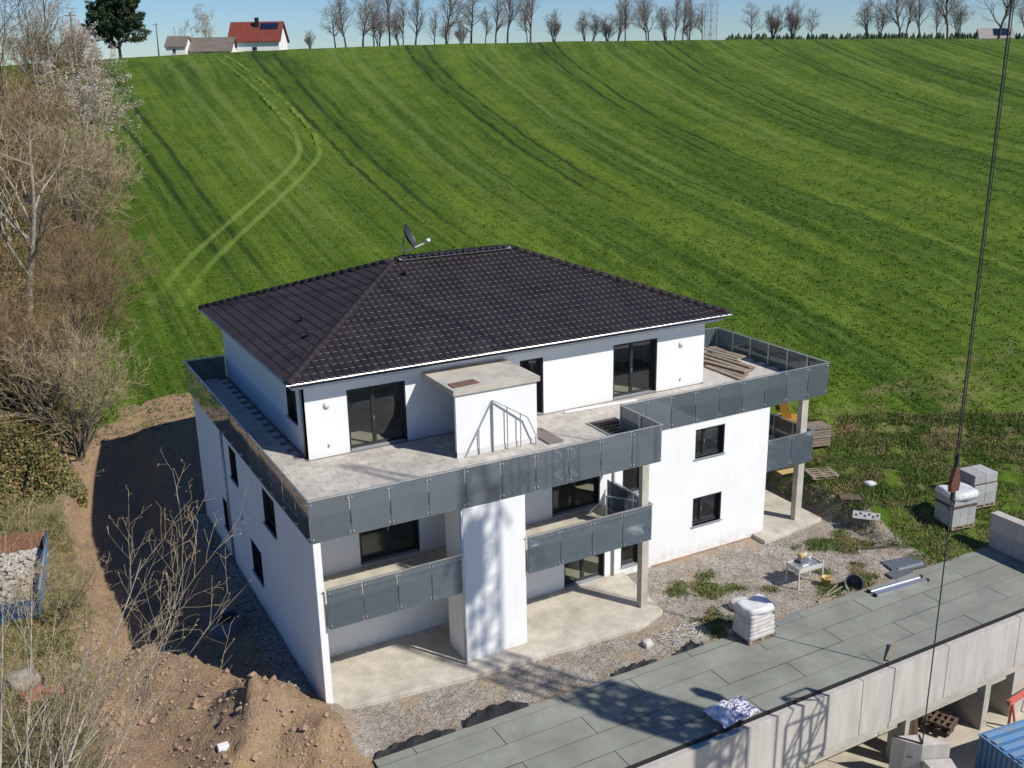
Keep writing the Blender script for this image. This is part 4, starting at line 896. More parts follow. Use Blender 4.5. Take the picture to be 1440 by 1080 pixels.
# excavator behind the house
ex = thing('excavator', 'yellow excavator arm and bucket visible behind the right balcony', 'excavator', (22.3, 11.7, 1.0), R_(-41)); ex.scale = (1.45, 1.45, 1.2)
MB().box(-1.3, 1.3, -1.1, -.65, 0, .6).box(-1.3, 1.3, .65, 1.1, 0, .6).build('track', 'grey', ex, bevel=.15); MB().box(-1.2, 1.0, -1.0, 1.0, .62, 1.5).build('body', 'yellow', ex, bevel=.1)
MB().box(-.1, .95, .1, .98, 1.5, 2.6).build('cab', 'anth', ex, bevel=.08)
MB().obox((.8, -.3, 1.4), (2.2, -.3, 3.3), .28, .4).obox((2.2, -.3, 3.3), (3.4, -.3, 3.0), .26, .36).build('boom', 'yellow', ex)
MB().obox((3.3, -.3, 3.2), (3.75, -.3, 1.3), .24, .3).build('stick', 'yellow', ex); MB().obox((3.05, -.3, 3.1), (3.45, -.3, 1.6), .12, .12).build('ram', 'orange', ex)
MB().prism([(3.4, -.75), (4.1, -.75), (4.1, .15), (3.4, .15)], .5, 1.3).build('bucket', 'yellow', ex, bevel=.05)
# left side: skip, stake, shaft, soil things
skp = thing('rubble_skip', 'blue steel skip filled with pale rubble on the grass at left', 'skip', (-8.62, 13.6, gz(-8, 13)-.4), R_(-7.5))
sw, sl, shh = 1.7, 2.7, 1.45
def sloped(x0, x1): return None
for s in (-1, 1):
    MB().add([(s*(sw-.1), -sl, 0), (s*(sw-.1), sl, 0), (s*sw, sl+.1, shh), (s*sw, -sl-.1, shh), (s*(sw-.16), -sl, 0), (s*(sw-.16), sl, 0), (s*(sw-.06), sl+.1, shh), (s*(sw-.06), -sl-.1, shh)],
             [(0, 1, 2, 3), (4, 7, 6, 5), (3, 2, 6, 7), (0, 3, 7, 4), (1, 5, 6, 2)]).build('side_wall', 'bluec', skp)
    MB().add([(-sw+.165, s*sl, 0), (sw-.165, s*sl, 0), (sw-.065, s*(sl+.5), shh), (-sw+.065, s*(sl+.5), shh), (-sw+.165, s*(sl-.07), 0), (sw-.165, s*(sl-.07), 0), (sw-.065, s*(sl+.43), shh), (-sw+.065, s*(sl+.43), shh)],
             [(0, 1, 2, 3), (4, 7, 6, 5), (3, 2, 6, 7), (0, 3, 7, 4), (1, 5, 6, 2)]).build('end_wall', 'rust' if s > 0 else 'blue', skp)
    MB().tube([(s*sw, -sl-.1, shh+.03), (s*sw, sl+.1, shh+.03)], .05, 8).build('rim', 'bluec', skp, True)
mb = MB(); rr_ = random.Random(3)
def rock(mb, c, r, rr_):
    vs = []; 
    for (x, y, z) in ((1, 0, 0), (-1, 0, 0), (0, 1, 0), (0, -1, 0), (0, 0, 1), (0, 0, -1), (.6, .6, .6), (-.6, .6, .5), (.6, -.6, .5), (-.6, -.6, .6)):
        k = r*rr_.uniform(.65, 1.15); vs.append((c[0]+x*k, c[1]+y*k, c[2]+z*k*.75))
    mb.add(vs, [(4, 6, 7), (4, 8, 6), (4, 7, 9), (4, 9, 8), (6, 0, 2), (6, 2, 7), (7, 2, 1), (7, 1, 9), (9, 1, 3), (9, 3, 8), (8, 3, 0), (8, 0, 6), (5, 2, 0), (5, 1, 2), (5, 3, 1), (5, 0, 3)])
for k in range(700):
    x = rr_.uniform(-sw+.15, sw-.15); y = rr_.uniform(-sl, sl); rock(mb, (x, y, .75+.30*math.exp(-(x*x+y*y*.3))+rr_.uniform(-.08, .12)), rr_.uniform(.05, .17), rr_)
mb.box(-sw+.16, sw-.16, -sl+.05, sl-.05, .1, .82); ob = mb.build('rubble', 'rubble', skp); ob['kind'] = 'stuff'
sk = thing('survey_stake', 'pale wooden stake with blue mark in the grass left of the house', 'stake', (-4.9, 23.6, gz(-4.9, 23.6)))
MB().obox((0, 0, -.1), (-.12, .1, 1.5), .13, .07).build('post', 'wood', sk); MB().obox((-.05, .04, .78), (-.065, .05, .95), .138, .078).build('blue_mark', 'blue', sk)
sh = thing('drain_shaft', 'open dark drain shaft in the shade beside the left wall', 'shaft', (-1.55, 6.7, gz(-1.5, 6.7)-.35))
MB().lathe([(.62, 0), (.62, .85), (.48, .85), (.48, .1), (0, .1)], 28).build('ring', 'grey', sh, True); MB().obox((-.6, .2, .9), (.3, .5, .9), .5, .06).build('cover', 'grey', sh)
o = blob('stone_boulder', 'stone', None, .9, .8, .45, .06, 17); o.location = (-8.15, 6.3, gz(-8.1, 6.3)-.05); tag(o, 'pale grey boulder on the grass in the lower left', 'boulder')
rs = thing('barrier_net', 'crumpled red-orange plastic barrier net lying below the boulder', 'net', (-7.7, 5.3, gz(-7.7, 5.3)))
for k in range(3):
    o = blob('net_fold', 'netc', rs, .5-.08*k, .62, .13, .07, 30+k, sharp=.75); o.location = (-.35+.36*k, .12*(k % 2), .0); o.rotation_euler = (0, 0, .7*k)
tag(MB().box(-.16, .16, -.12, .12, 0, .22).build('paper_sack', 'white', None, bevel=.03), 'small white box on the spoil heap at the bottom edge', 'box').location = (-3.35, -.75, gz(-3.35, -.75)-.03)
# rubble strip and stones
mb = MB(); rr_ = random.Random(12)
for k in range(1500):
    x = -.12-abs(rr_.gauss(0, .33)); y = rr_.uniform(1.0, 16.5); rock(mb, (x, y, gz(x, y)+.02), rr_.uniform(.02, .085), rr_)
for k in range(2600):
    x = rr_.uniform(.4, 23.5); y = rr_.uniform(-2.9, 2.3)
    if (x < 12.8 and y > -1.05) or (y > 1.9): continue
    rock(mb, (x, y, gz(x, y)+.01), rr_.uniform(.012, .05), rr_)
for k in range(900):
    x = rr_.uniform(-8, .2); y = rr_.uniform(-4, 9); rock(mb, (x, y, gz(x, y)+.01), rr_.uniform(.015, .065)*(1 if rr_.random() < .96 else 1.8), rr_)
stuff(mb.build('loose_stones', 'stone'), 'loose stones and gravel scattered over the site ground', 'stones')

mb = MB(); rr_ = random.Random(77)
for k in range(2200):
    x = rr_.uniform(-8, .1); y = rr_.uniform(-4, 10)
    if x > -.6 and y > -.3: continue
    if mnoise.noise(Vector((x*.8, y*.5, 0)))+rr_.uniform(-.5, .5) < .05: continue
    rock(mb, (x, y, gz(x, y)+.0), min(.26, .025+abs(rr_.gauss(0, .055))), rr_)
M['clod'] = mat('soil_clods', (.32, .22, .14), .97, .4, 1.1, .4, 30, c2=(.30, .195, .14))
stuff(mb.build('soil_clods', 'clod'), 'brown soil clods lying over the churned ground at the lower left', 'soil')
# ------------------------------------------------------------ grass blades
def tufts(name, pts, hmin, hmax, wmin, wmax, m, seed, label, blades=3):
    r = np.random.RandomState(seed); n = len(pts); P = np.repeat(np.array(pts), blades, 0); k = len(P)
    P = P+np.c_[r.normal(0, .09, (k, 2)), np.zeros(k)]
    ang = r.uniform(0, 6.28, k); h = r.uniform(hmin, hmax, k); wd = r.uniform(wmin, wmax, k); lean = r.uniform(.2, 1.1, k)*h; la = r.uniform(0, 6.28, k)
    a = np.c_[np.cos(ang)*wd, np.sin(ang)*wd, np.zeros(k)]
    tip = P+np.c_[np.cos(la)*lean, np.sin(la)*lean, h]
    V = np.empty((k*3, 3)); V[0::3] = P-a; V[1::3] = P+a; V[2::3] = tip
    o = npmesh(name, V, np.arange(k*3).reshape(-1, 3), m)
    at = o.data.attributes.new('v', 'FLOAT', 'POINT'); vv = np.repeat(np.repeat(r.uniform(0, 1, n), blades), 3); at.data.foreach_set('value', vv.astype(np.float32))
    return stuff(o, label, 'grass')
rr_ = random.Random(21); pts = []; pts2 = []
while len(pts) < 105000:
    D = rr_.uniform(46, 215); a = R_(28.3)+rr_.uniform(-.5, .5); x = CAM.x+math.sin(a)*D; y = CAM.y+math.cos(a)*D
    if x < -6 or (x < 24.5 and y < 24.5+.3*math.sin(x*2)) or (.474*x+.88*y < 16.5) or rr_.random() < (D-46)/180: continue
    pts.append((x, y, gh(x, y)-.01))
tufts('field_grass', pts, .03, .10, .03, .08, 'tuft', 1, 'green grass blades covering the sloping field')
while len(pts2) < 60000:
    if rr_.random() < .62:
        x = rr_.uniform(23.6, 40); y = rr_.uniform(-3, 14)
        if .474*x+.88*y > 21: continue
        if y < .5 and rr_.random() < .6: continue
    elif rr_.random() < .8:
        x = rr_.uniform(-11, -4.4); y = rr_.uniform(4, 25)
        if y < 11 and x > -6.6: continue
        if math.hypot(x+8.2, y-14) < 3.1: continue
    else:
        x = rr_.uniform(13, 24); y = rr_.uniform(-2.8, 1.2)
        if lump(x*.55, y*.55) < .45 : continue
    if lump(x*.9+3, y*.9) < -.5: continue
    pts2.append((x, y, gh(x, y)-.01))
ptl = [p for p in pts2 if p[0] < -4 and not (-5.9 < p[0] and p[1] > 6)]; pts2 = [p for p in pts2 if p[0] >= -4]
M['tuftl'] = leaf_vc('dry_grass_blades', (.10, .125, .03), (.27, .225, .10), (.36, .28, .14))
tufts('dry_grass', ptl, .04, .17, .010, .030, 'tuftl', 4, 'dry yellowish grass around the blue skip at left', 4)
tufts('rough_grass', pts2, .04, .17, .010, .030, 'tuftd', 2, 'rough tufty grass on the banks around the building site', 4)

# ------------------------------------------------------------ trees
def vn(a):
    l = math.sqrt(a[0]*a[0]+a[1]*a[1]+a[2]*a[2]) or 1.; return (a[0]/l, a[1]/l, a[2]/l)
def grow(seed, H, r0, lv, lean=(0, 0, 1), ratio=(.55, .5, .45, .4), kids=(9, 7, 5, 0), ang=(50, 45, 45, 40), wob=.10, trop=.06, start=.25, droop=0., stems=1, spread=.35, seg=.55):
    r = random.Random(seed); S = []; tips = []
    def br(p, d, Ln, rad, l):
        n = max(3, int(Ln/(seg if l < 2 else seg*.6))) if l < 3 else 2
        st = Ln/n; pos = []; rr0 = rad
        for i in range(n):
            g = wob*(1.3 if l else 1); tz = trop if l < 2 else (trop*.5-droop)
            g = g*.45 if l == 0 else g
            d = vn((d[0]+r.gauss(0, g), d[1]+r.gauss(0, g), d[2]+r.gauss(0, g)+tz)); q = (p[0]+d[0]*st, p[1]+d[1]*st, p[2]+d[2]*st)
            rr1 = max(rad*(1-.82*(i+1)/n), .004); S.append((p, q, rr0, rr1, l)); rr0 = rr1; p = q; pos.append((q, d, (i+1)/n, rr1))
        if l == lv-1: tips.append(p)
        if l < lv-1:
            k = kids[l]
            for c in range(k):
                f = (start if l == 0 else .15)+(1-(start if l == 0 else .15))*(c+r.random())/k; f = min(f, .999)
                q, dd, ff, ra = pos[min(n-1, int(f*n))]
                th = R_(ang[l])*r.uniform(.6, 1.25); az = r.uniform(0, 6.283)
                u = vn((dd[1], -dd[0], 0.001)) if abs(dd[2]) < .99 else (1, 0, 0); v = (dd[1]*u[2]-dd[2]*u[1], dd[2]*u[0]-dd[0]*u[2], dd[0]*u[1]-dd[1]*u[0])
                s_, c_ = math.sin(th), math.cos(th); a_, b_ = math.cos(az)*s_, math.sin(az)*s_
                nd = (dd[0]*c_+u[0]*a_+v[0]*b_, dd[1]*c_+u[1]*a_+v[1]*b_, dd[2]*c_+u[2]*a_+v[2]*b_)
                br(q, nd, Ln*ratio[l]*(1.15-.6*f)*r.uniform(.75, 1.25), max(ra*.62, .006), l+1)
    for s in range(stems):
        l0 = lean if stems == 1 else vn((lean[0]+r.gauss(0, spread), lean[1]+r.gauss(0, spread), lean[2]))
        br((r.gauss(0, .12)*(stems > 1), r.gauss(0, .12)*(stems > 1), -.2), vn(l0), H*(1 if stems == 1 else r.uniform(.6, 1.05)), r0*(1 if stems == 1 else r.uniform(.5, 1)), 0)
    return S, tips
def segmesh(name, S, m, parent, sides=3, minr=0.):
    if not S: return None
    A = np.array([s[0] for s in S]); B = np.array([s[1] for s in S]); ra = np.maximum(np.array([s[2] for s in S]), minr); rb = np.maximum(np.array([s[3] for s in S]), minr*.8)
    d = B-A; d /= np.linalg.norm(d, axis=1, keepdims=True)+1e-9
    ref = np.where(np.abs(d[:, 2:3]) < .9, np.array([[0, 0, 1.]]), np.array([[1., 0, 0]])); u = np.cross(d, ref); u /= np.linalg.norm(u, axis=1, keepdims=True); v = np.cross(d, u)
    n = len(S); V = np.empty((n, 2, sides, 3))
    for k in range(sides):
        t = 2*math.pi*k/sides; o = u*math.cos(t)+v*math.sin(t)
        V[:, 0, k] = A+o*ra[:, None]; V[:, 1, k] = B+o*rb[:, None]
    base = (np.arange(n)*2*sides)[:, None]
    F = np.concatenate([base+np.array([[k, (k+1) % sides, sides+(k+1) % sides, sides+k]]) for k in range(sides)])
    return npmesh(name, V.reshape(-1, 3), F, m, parent, True)
def leaves(name, P, size, m, parent, seed, flat=False):
    r = np.random.RandomState(seed); n = len(P); P = np.array(P); a = r.normal(0, 1, (n, 3)); a /= np.linalg.norm(a, axis=1, keepdims=True); b = np.cross(a, r.normal(0, 1, (n, 3))); b /= np.linalg.norm(b, axis=1, keepdims=True)
    s = r.uniform(.5, 1.2, (n, 1))*size
    V = np.empty((n, 4, 3)); V[:, 0] = P-a*s; V[:, 1] = P+b*s*.6; V[:, 2] = P+a*s; V[:, 3] = P-b*s*.6
    return npmesh(name, V.reshape(-1, 3), np.arange(n*4).reshape(-1, 4), m, parent)
def bare_tree(name, label, cat, loc, seed, H, r0, lv=4, bark='bark', twig='twig', minr=.006, group=None, **kw):
    o = thing(name, label, cat, loc, 0, group); S, tips = grow(seed, H, r0, lv, **kw)
    segmesh('trunk', [s for s in S if s[4] < 2], bark, o, 6, minr); segmesh('crown', [s for s in S if s[4] >= 2], twig, o, 3, minr)
    return o, tips
def gp(u, D, dz=-.1):
    p = at_dist(u, 100, D); return (p.x, p.y, gh(p.x, p.y)+dz)
# crest trees: a few prototypes, then copies
protos = []
for k, (sd, H, kw) in enumerate(((101, 9, dict(ang=(38, 42, 45, 40), start=.16)), (102, 9, dict(ang=(55, 45, 45, 40), start=.2)), (103, 8, dict(ang=(45, 50, 45, 40), stems=4, spread=.2)), (104, 9.5, dict(ang=(30, 36, 40, 40), start=.2)), (105, 7, dict(ang=(34, 42, 45, 40), stems=9, spread=.34)))):
    kw = dict(kids=(24, 10, 7, 0), ratio=(.40, .5, .5, .4), **kw)
    if k in (2, 4): kw['kids'] = (12, 9, 6, 0)
    protos.append(bare_tree('bare_tree', '', 'tree', (0, 0, 0), sd, H, .17, 4, 'barkd', 'twigd', .010, **kw)[0])
crest = [(440, 50, 4, ''), (470, 8, 1, ''), (508, -8, 0, ''), (533, 18, 2, ''), (547, -4, 3, ''), (575, 5, 0, ''), (592, 10, 3, ''), (622, 2, 0, ''), (646, 38, 4, ''), (670, 10, 1, ''), (690, 20, 3, ''), (718, -8, 3, ''), (736, 14, 3, ''), (750, -6, 0, ''), (486, 12, 3, ''), (522, 6, 1, ''), (561, 22, 2, ''), (606, 18, 0, ''), (634, 26, 2, ''), (703, 14, 0, ''), (786, 24, 4, ''), (850, 24, 4, ''), (917, 14, 0, ''), (941, 18, 3, ''), (963, 22, 2, ''), (990, 16, 0, ''), (818, 22, 2, ''), (838, 20, 2, ''), (868, 0, 2, ''), (884, 4, 3, ''), (904, 8, 0, ''), (930, 18, 2, ''), (953, 8, 0, ''), (975, 6, 3, ''), (1050, 20, 1, ''), (1084, 26, 4, ''), (1107, 20, 4, ''), (1137, 22, 1, ''), (1215, 2, 2, ''), (1232, 6, 2, ''), (1257, -2, 0, ''), (1275, 4, 3, ''), (1294, -4, 3, ''), (1312, 6, 0, ''), (1330, -6, 3, ''), (1345, 12, 2, ''), (1405, -10, 0, ''), (1432, 2, 3, '')]
tens = ['', '', 'twenty', 'thirty', 'forty']; o1 = 'zeroth first second third fourth fifth sixth seventh eighth ninth tenth eleventh twelfth thirteenth fourteenth fifteenth sixteenth seventeenth eighteenth nineteenth'.split()
ords = [o1[n] if n < 20 else ({20: 'twentieth', 30: 'thirtieth', 40: 'fortieth'}.get(n) or tens[n//10]+'-'+o1[n % 10]) for n in range(1, 49)]; crest = sorted((c[0]+rnd.uniform(-7, 7),)+c[1:] for c in crest)
kindw = ['upright bare tree', 'broad bare tree', 'multi-stemmed bare tree', 'slender bare tree', 'low bare bush-like tree']
used = [False]*5; cnt = [0, 0]
for k, (u, vt, pk, _) in enumerate(crest):
    D = 236+rnd.uniform(-4, 14); loc = gp(u, D+rnd.uniform(-6, 10))
    vb = 66-.011*u; Hn = max(2.5, (vb-vt)*D/FPX)
    o = protos[pk] if not used[pk] else copy_tree(protos[pk]); used[pk] = True
    o.location = loc; s = Hn/(9, 9, 8, 9.5, 7)[pk]*rnd.uniform(.88, 1.42); o.scale = (s*rnd.uniform(.85, 1.25), s*rnd.uniform(.85, 1.25), s); o.rotation_euler = (0, 0, rnd.uniform(0, 6.28))
    side = 0 if u < 1000 else 1
    o['label'] = kindw[pk]+', '+ords[cnt[side]]+(' from left on the crest right of the farmhouse' if not side else ' from left on the crest right of the lattice mast')
    cnt[side] += 1; o['group'] = 'bare trees on the hill crest'
# weeping birch and small tree behind the farm
def pick(u, v, D): return at_dist(u, v, D)
bare_tree('birch_tree', 'weeping birch with pale hanging twigs behind the grey-roofed barn', 'tree', gp(297, 258), 201, 9.6, .2, 4, 'barkl', 'twigl', .02, ang=(32, 60, 60, 40), kids=(14, 10, 6, 0), droop=.35, ratio=(.45, .55, .6, .4))
bare_tree('bare_tree', 'small grey bare tree left of the weeping birch', 'tree', gp(266, 262), 202, 6.5, .12, 4, 'barkd', 'twigd', .02)
# radio mast, poles
rm = thing('radio_mast', 'slim grey lattice radio mast among the crest trees', 'mast', gp(997, 250)); mb = MB(); lattice(mb, 0, 0, 0, 16, 2.0, 1.6, .12, .06); mb.build('lattice', 'galv', rm)
for u, D, h, lab in ((226, 232, 6.6, 'wooden utility pole beside the big pine on the crest'), (108, 128, 11., 'tall slim pole rising from the hedge left of the pine')):
    o = thing('utility_pole', lab, 'pole', gp(u, D)); MB().tube([(0, 0, 0), (.15, 0, h)], [.14, .1], 8).build('pole', 'bark', o, True); MB().obox((-.5, 0, h-.3), (.7, 0, h-.3), .1, .1).build('cross_arm', 'bark', o)
# farm on the crest
def gable_house(name, label, loc, rz, Lx, Wy, h, rh, wm, rm_, ov=.5):
    o = thing(name, label, 'house', loc, rz)
    MB().box(-Lx/2, Lx/2, -Wy/2, Wy/2, -3, h).add([(-Lx/2, -Wy/2, h), (-Lx/2, Wy/2, h), (-Lx/2, 0, h+rh), (Lx/2, -Wy/2, h), (Lx/2, Wy/2, h), (Lx/2, 0, h+rh)], [(0, 2, 1), (3, 4, 5)]).build('wall', wm, o)
    a, b_ = Lx/2+ov, Wy/2+ov; z0 = h-ov*rh/(Wy/2)+.12; r_ = MB()
    for s in (-1, 1): r_.add([(-a, s*b_, z0), (a, s*b_, z0), (a, 0, h+rh+.12), (-a, 0, h+rh+.12), (-a, s*b_, z0-.18), (a, s*b_, z0-.18), (a, 0, h+rh-.06), (-a, 0, h+rh-.06)], [(0, 1, 2, 3), (4, 7, 6, 5), (0, 4, 5, 1), (0, 3, 7, 4), (1, 5, 6, 2)])
    rf_ = r_.build('roof', rm_, o); return o, rf_
dirv = math.atan2(-.474, .88)
def win(o, x, y, z, w_, h): MB().box(x-w_/2, x+w_/2, y-.06, y-.002, z, z+h).build('window', 'solar', o); MB().box(x-w_/2-.1, x+w_/2+.1, y-.12, y-.062, z-.14, z-.02).build('window_sill', 'white', o)
p = gp(365, 246); hz = p[2]
p0 = at_dist(365, 70, 246); o, rf_ = gable_house('farmhouse', 'white farmhouse with red tiled roof and solar panel on the hill crest', (p0.x, p0.y, p0.z-.6), dirv, 11.0, 9., 2.6, 3.9, 'render', 'redroof')
win(o, -4.4, -4.5, .9, 1., 1.2); win(o, 0., -4.5, .3, 1., .8)
MB().box(-.2, .6, -1.6, -.8, 4.6, 7.4).build('chimney', 'bitedge', rf_); sp2 = MB().add([(1.0, -2.05, 4.85), (4.9, -2.05, 4.85), (4.9, -.55, 6.15), (1.0, -.55, 6.15), (1.0, -2.15, 4.96), (4.9, -2.15, 4.96), (4.9, -.65, 6.26), (1.0, -.65, 6.26)], [(4, 5, 6, 7), (0, 1, 5, 4), (1, 2, 6, 5), (2, 3, 7, 6), (3, 0, 4, 7)]).build('solar_panel', 'solar', rf_)
p0 = at_dist(293, 74, 243); o, rf_ = gable_house('barn', 'long low barn with grey-brown fibre roof left of the red-roofed farmhouse', (p0.x, p0.y, p0.z-.9), dirv, 11.4, 7, 1.4, 2.6, 'render', 'greyroof', .6)
win(o, 1., -3.5, .35, 1.8, .5)
p0 = at_dist(253, 74, 242); o, rf_ = gable_house('shed', 'small white shed with grey-brown roof at the left end of the barn', (p0.x, p0.y, p0.z-.6), dirv, 4.2, 5.5, 1.9, 2.0, 'render', 'greyroof', .3)
win(o, -.3, -2.75, .5, .6, .8)
p0 = at_dist(1398, 51, 262); o, rf_ = gable_house('farmhouse', 'distant house with pale grey roof and solar panels at the right end of the crest', (p0.x, p0.y, p0.z-1.2), dirv-.25, 6.4, 6., .9, 2.0, 'render', 'greyroof', .5)
rf_.data.materials[0] = mat('pale_roof', (.34, .30, .27), .8, .2, 1)
MB().add([(-.5, -2.7, 1.35), (2.8, -2.7, 1.35), (2.8, -.5, 2.82), (-.5, -.5, 2.82)], [(0, 1, 2, 3)]).build('solar_panel', 'solar', rf_); MB().box(1.8, 2.3, -.3, .2, 2.4, 4.0).build('chimney', 'white', rf_)
# big pine on the crest
pn = thing('pine_tree', 'big dark green pine tree on the hill crest left of the barn', 'tree', gp(172, 226)); S, tips = grow(301, 13.5, .34, 4, kids=(44, 9, 6, 0), ratio=(.47, .45, .45, .4), ang=(74, 45, 45, 40), start=.12, wob=.05)
segmesh('trunk', [s for s in S if s[4] < 2], 'barkd', pn, 6, .03); r_ = random.Random(5); P = []
for s in S:
    if s[4] >= 1 and (s[4] > 1 or r_.random() < .5):
        for k in range(10): f = r_.random(); P.append(tuple(s[0][i]*(1-f)+s[1][i]*f+r_.gauss(0, .15) for i in range(3)))
leaves('crown', P, .20, 'needle', pn, 6)
# far wood
mb = MB(); rr_ = random.Random(31)
for k in range(420):
    u = rr_.uniform(1020, 1500); D = rr_.uniform(520, 600); p = at_dist(u, 47+rr_.uniform(-3, 6)+(1440-u)*.004, D); h = rr_.uniform(7, 12); r0 = h*.22; n = 6; o_ = len(mb.v)
    for z, r_k in ((-h*1.2, r0*1.0), (-h*.5, r0*.75), (-h*.15, r0*.3), (0, .05)):
        for i in range(n): t = 6.283*i/n+rr_.random()*.4; mb.v.append((p.x+math.cos(t)*r_k*rr_.uniform(.7, 1.3), p.y+math.sin(t)*r_k*rr_.uniform(.7, 1.3), p.z+z))
    for j in range(3):
        for i in range(n): mb.f.append((o_+j*n+i, o_+j*n+(i+1) % n, o_+(j+1)*n+(i+1) % n, o_+(j+1)*n+i))
stuff(mb.build('far_wood', 'needle'), 'dark distant conifer wood behind the right end of the crest', 'wood')
# left hedge wood --------------------------------------------------
def on(u, v):   # ground point behind pixel
    d = ray(u, v); d = d/math.hypot(d.x, d.y); s = 20.
    while s < 300:
        q = CAM+d*s
        if q.z < gh(q.x, q.y): return (q.x, q.y, gh(q.x, q.y)-.1)
        s += .3
    return tuple(q)
TREES = [
 (40, 445, 401, 11.5, .26, dict(lean=(.14, .0, 1), ang=(58, 45, 45, 40), kids=(13, 9, 6, 0), start=.22, ratio=(.72, .5, .45, .4)), 'barkl', 'twigl', 'large bare tree with pale spreading limbs left of the field'),
 (82, 150, 402, 15, .22, dict(lean=(-.03, 0, 1), ang=(38, 42, 45, 40), kids=(13, 8, 6, 0), start=.3, ratio=(.42, .5, .45, .4)), 'barkl', 'twigl', 'tall pale-trunked bare tree at the top left edge'),
 (58, 175, 403, 14, .2, dict(lean=(.0, 0, 1), ang=(35, 42, 45, 40), kids=(12, 8, 6, 0), start=.25), 'barkl', 'twig', 'tall thin bare tree left of the pale-trunked one'),
 (12, 265, 404, 14, .26, dict(lean=(.02, 0, 1), ang=(45, 42, 45, 40), kids=(14, 9, 6, 0), start=.2), 'bark', 'twig', 'tall brown bare tree at the left picture edge'),
 (-30, 330, 405, 14, .28, dict(lean=(.12, 0, 1), ang=(50, 42, 45, 40), kids=(14, 9, 6, 0), start=.15), 'bark', 'twig', 'brown bare tree cut by the left picture edge'),
 (120, 330, 416, 6.5, .07, dict(stems=10, spread=.35, lean=(.45, .0, 1), ang=(34, 40, 40, 40), kids=(9, 7, 5, 0), start=.2), 'barkl', 'twigl', 'pale bare shrub arching right over the field left of the wheel tracks'),
 (135, 430, 417, 5.0, .06, dict(stems=12, spread=.45, lean=(.2, .0, 1), ang=(34, 40, 40, 40), kids=(9, 7, 5, 0), start=.2), 'bark', 'twig', 'rounded brown shrub nearest the field, level with the roof ridge'),
 (110, 640, 406, 6.0, .09, dict(stems=13, spread=.42, ang=(30, 38, 40, 40), kids=(8, 6, 5, 0), start=.3, trop=.05), 'bark', 'twigl', 'many-stemmed bare shrub beside the wooden stake'),
 (60, 600, 407, 6.5, .08, dict(stems=12, spread=.4, ang=(32, 38, 40, 40), kids=(9, 6, 5, 0), start=.2), 'bark', 'twig', 'brown twiggy shrub left of the stake shrub'),
 (10, 560, 408, 7.0, .09, dict(stems=12, spread=.4, ang=(32, 38, 40, 40), kids=(9, 6, 5, 0), start=.2), 'barkl', 'twig', 'dense brown shrub at the left edge above the ivy'),
 (120, 500, 409, 5.0, .07, dict(stems=14, spread=.5, ang=(32, 38, 40, 40), kids=(8, 6, 5, 0), start=.2), 'bark', 'twig', 'low brown shrub on the field margin above the stake shrub'),
 (100, 390, 410, 5.5, .08, dict(stems=14, spread=.5, ang=(32, 38, 40, 40), kids=(8, 6, 5, 0), start=.2), 'bark', 'twig', 'rounded brown shrub below the large pale tree'),
 (110, 300, 411, 6.0, .08, dict(stems=12, spread=.55, ang=(34, 40, 40, 40), kids=(8, 7, 5, 0), start=.2), 'barkl', 'twigl', 'pale twiggy shrub leaning out over the field edge'),
 (40, 330, 412, 7.0, .08, dict(stems=14, spread=.45, ang=(34, 40, 40, 40), kids=(8, 7, 5, 0), start=.15), 'bark', 'twig', 'tall brown shrub behind the large pale tree'),
 (60, 240, 413, 7.5, .08, dict(stems=12, spread=.4, ang=(34, 40, 40, 40), kids=(9, 7, 5, 0), start=.1), 'bark', 'twig', 'brown shrub below the white blossoming bush'),
 (95, 130, 414, 6.5, .08, dict(stems=14, spread=.5, ang=(34, 40, 40, 40), kids=(8, 7, 5, 0), start=.1), 'bark', 'twig', 'brown hedge shrub near the crest below the pine'),
 (65, 128, 415, 9., .10, dict(stems=12, spread=.4, ang=(34, 40, 40, 40), kids=(9, 7, 5, 0), start=.1), 'barkl', 'twig', 'tall brown hedge shrub left of the slim pole'),
]
for (u, v, sd, H, r0, kw, bk_, twg, lab) in TREES:
    loc = on(u, v); bare_tree('bare_shrub' if kw.get('stems', 1) > 1 else 'bare_tree', lab, 'shrub' if kw.get('stems', 1) > 1 else 'tree', loc, sd, H, r0, 4, bk_, twg, .009 if math.dist(loc, CAM) < 75 else .014, **kw)
o, tips = bare_tree('blossoming_shrub', 'white blossoming shrub on the left field margin', 'shrub', on(112, 228), 420, 8.0, .08, 4, 'bark', 'twigl', .012, stems=12, spread=.42, ang=(34, 40, 40, 40), kids=(9, 7, 5, 0), start=.2)
r_ = random.Random(8); leaves('blossom', [tuple(c+r_.gauss(0, .07) for c in p) for p in tips for _ in range(4)], .055, 'blossom', o, 9)
o, tips = bare_tree('blossoming_shrub', 'far white blossoming shrub on the hedge top below the pine', 'shrub', on(118, 104), 421, 6.0, .08, 4, 'bark', 'twigl', .012, stems=10, spread=.42, ang=(34, 40, 40, 40), kids=(8, 6, 5, 0), start=.2)
leaves('blossom', [tuple(c+r_.gauss(0, .09) for c in p) for p in tips for _ in range(5)], .07, 'blossom', o, 10)
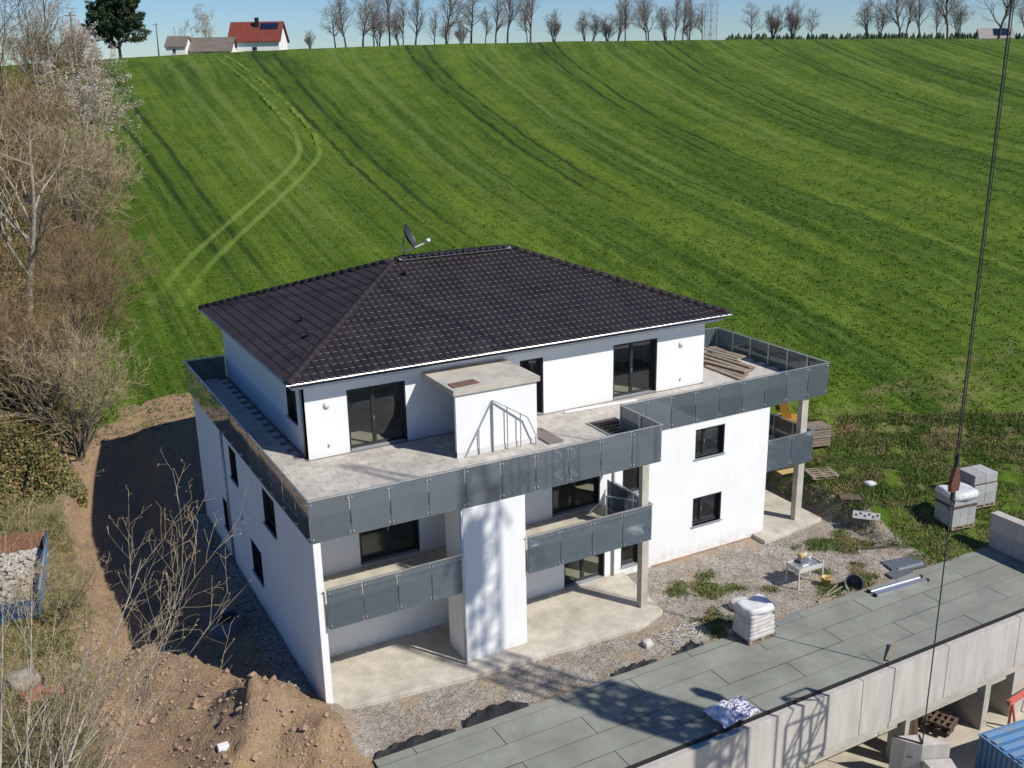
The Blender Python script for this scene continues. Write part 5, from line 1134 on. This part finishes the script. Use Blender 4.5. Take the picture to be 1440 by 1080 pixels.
# near tree reaching in from the lower left corner
o, tips = bare_tree('bare_tree', 'near bare tree with budding twigs reaching in from the lower left corner', 'tree', (-9.3, -3.6, -.4), 433, 9.4, .06, 4, 'barkl', 'twigl', .0042, stems=7, spread=.30, lean=(.40, .50, .60), ang=(30, 36, 42, 40), kids=(9, 5, 3, 0), start=.25, ratio=(.5, .42, .35, .4), wob=.05, trop=.02, seg=.45)
leaves('buds', [tuple(c+r_.gauss(0, .02) for c in p) for p in tips for _ in range(2)], .028, 'bud', o, 11)
for x, y, sd, H, lab in ((-7.4, 1.2, 441, 3.6, 'low budding shrub at the bottom left below the red net'), (-7.0, 10.0, 443, 2.8, 'low bare shrub in front of the blue skip'), (-9.4, 20.5, 444, 3.4, 'low bare shrub behind the blue skip')):
    o, tips = bare_tree('bare_shrub', lab, 'shrub', (x, y, gh(x, y)-.1), sd, H, .035, 4, 'bark', 'twigl', .0045, stems=9, spread=.5, ang=(32, 40, 40, 40), kids=(7, 5, 4, 0), start=.15)
    leaves('buds', [tuple(c+r_.gauss(0, .02) for c in p) for p in tips], .025, 'bud', o, sd)
# undergrowth: ivy, bramble and dry leaves
P1, P2 = [], []
for k in range(190000):
    f = r_.random()
    if f < .45: x = r_.uniform(-15, -5.0); y = r_.uniform(21.5, 34)
    else: y = r_.uniform(30, 120); x = -5.4+.18*(y-30)*.62+r_.gauss(-4.5, 3.2); 
    x += .6*math.sin(y*.9)
    if f > .45 and x > -4.6+.115*(y-30)+math.sin(y*.5): continue
    h = (1.0+.7*math.sin(x*1.3+y*.7)+.5*math.sin(x*2.9-y*1.7))*(1 if f < .45 else 2.1); z = gh(x, y)+r_.uniform(0, max(.15, h))
    (P1 if r_.random() < (.55 if f < .45 else .16) else P2).append((x, y, z))
stuff(leaves('ivy_undergrowth', P1, .085, 'leafg', None, 12), 'green ivy and bramble undergrowth below the left hedge', 'undergrowth')
stuff(leaves('dry_undergrowth', P2, .10, 'leafb', None, 13), 'dry brown undergrowth and dead leaves below the left hedge', 'undergrowth')
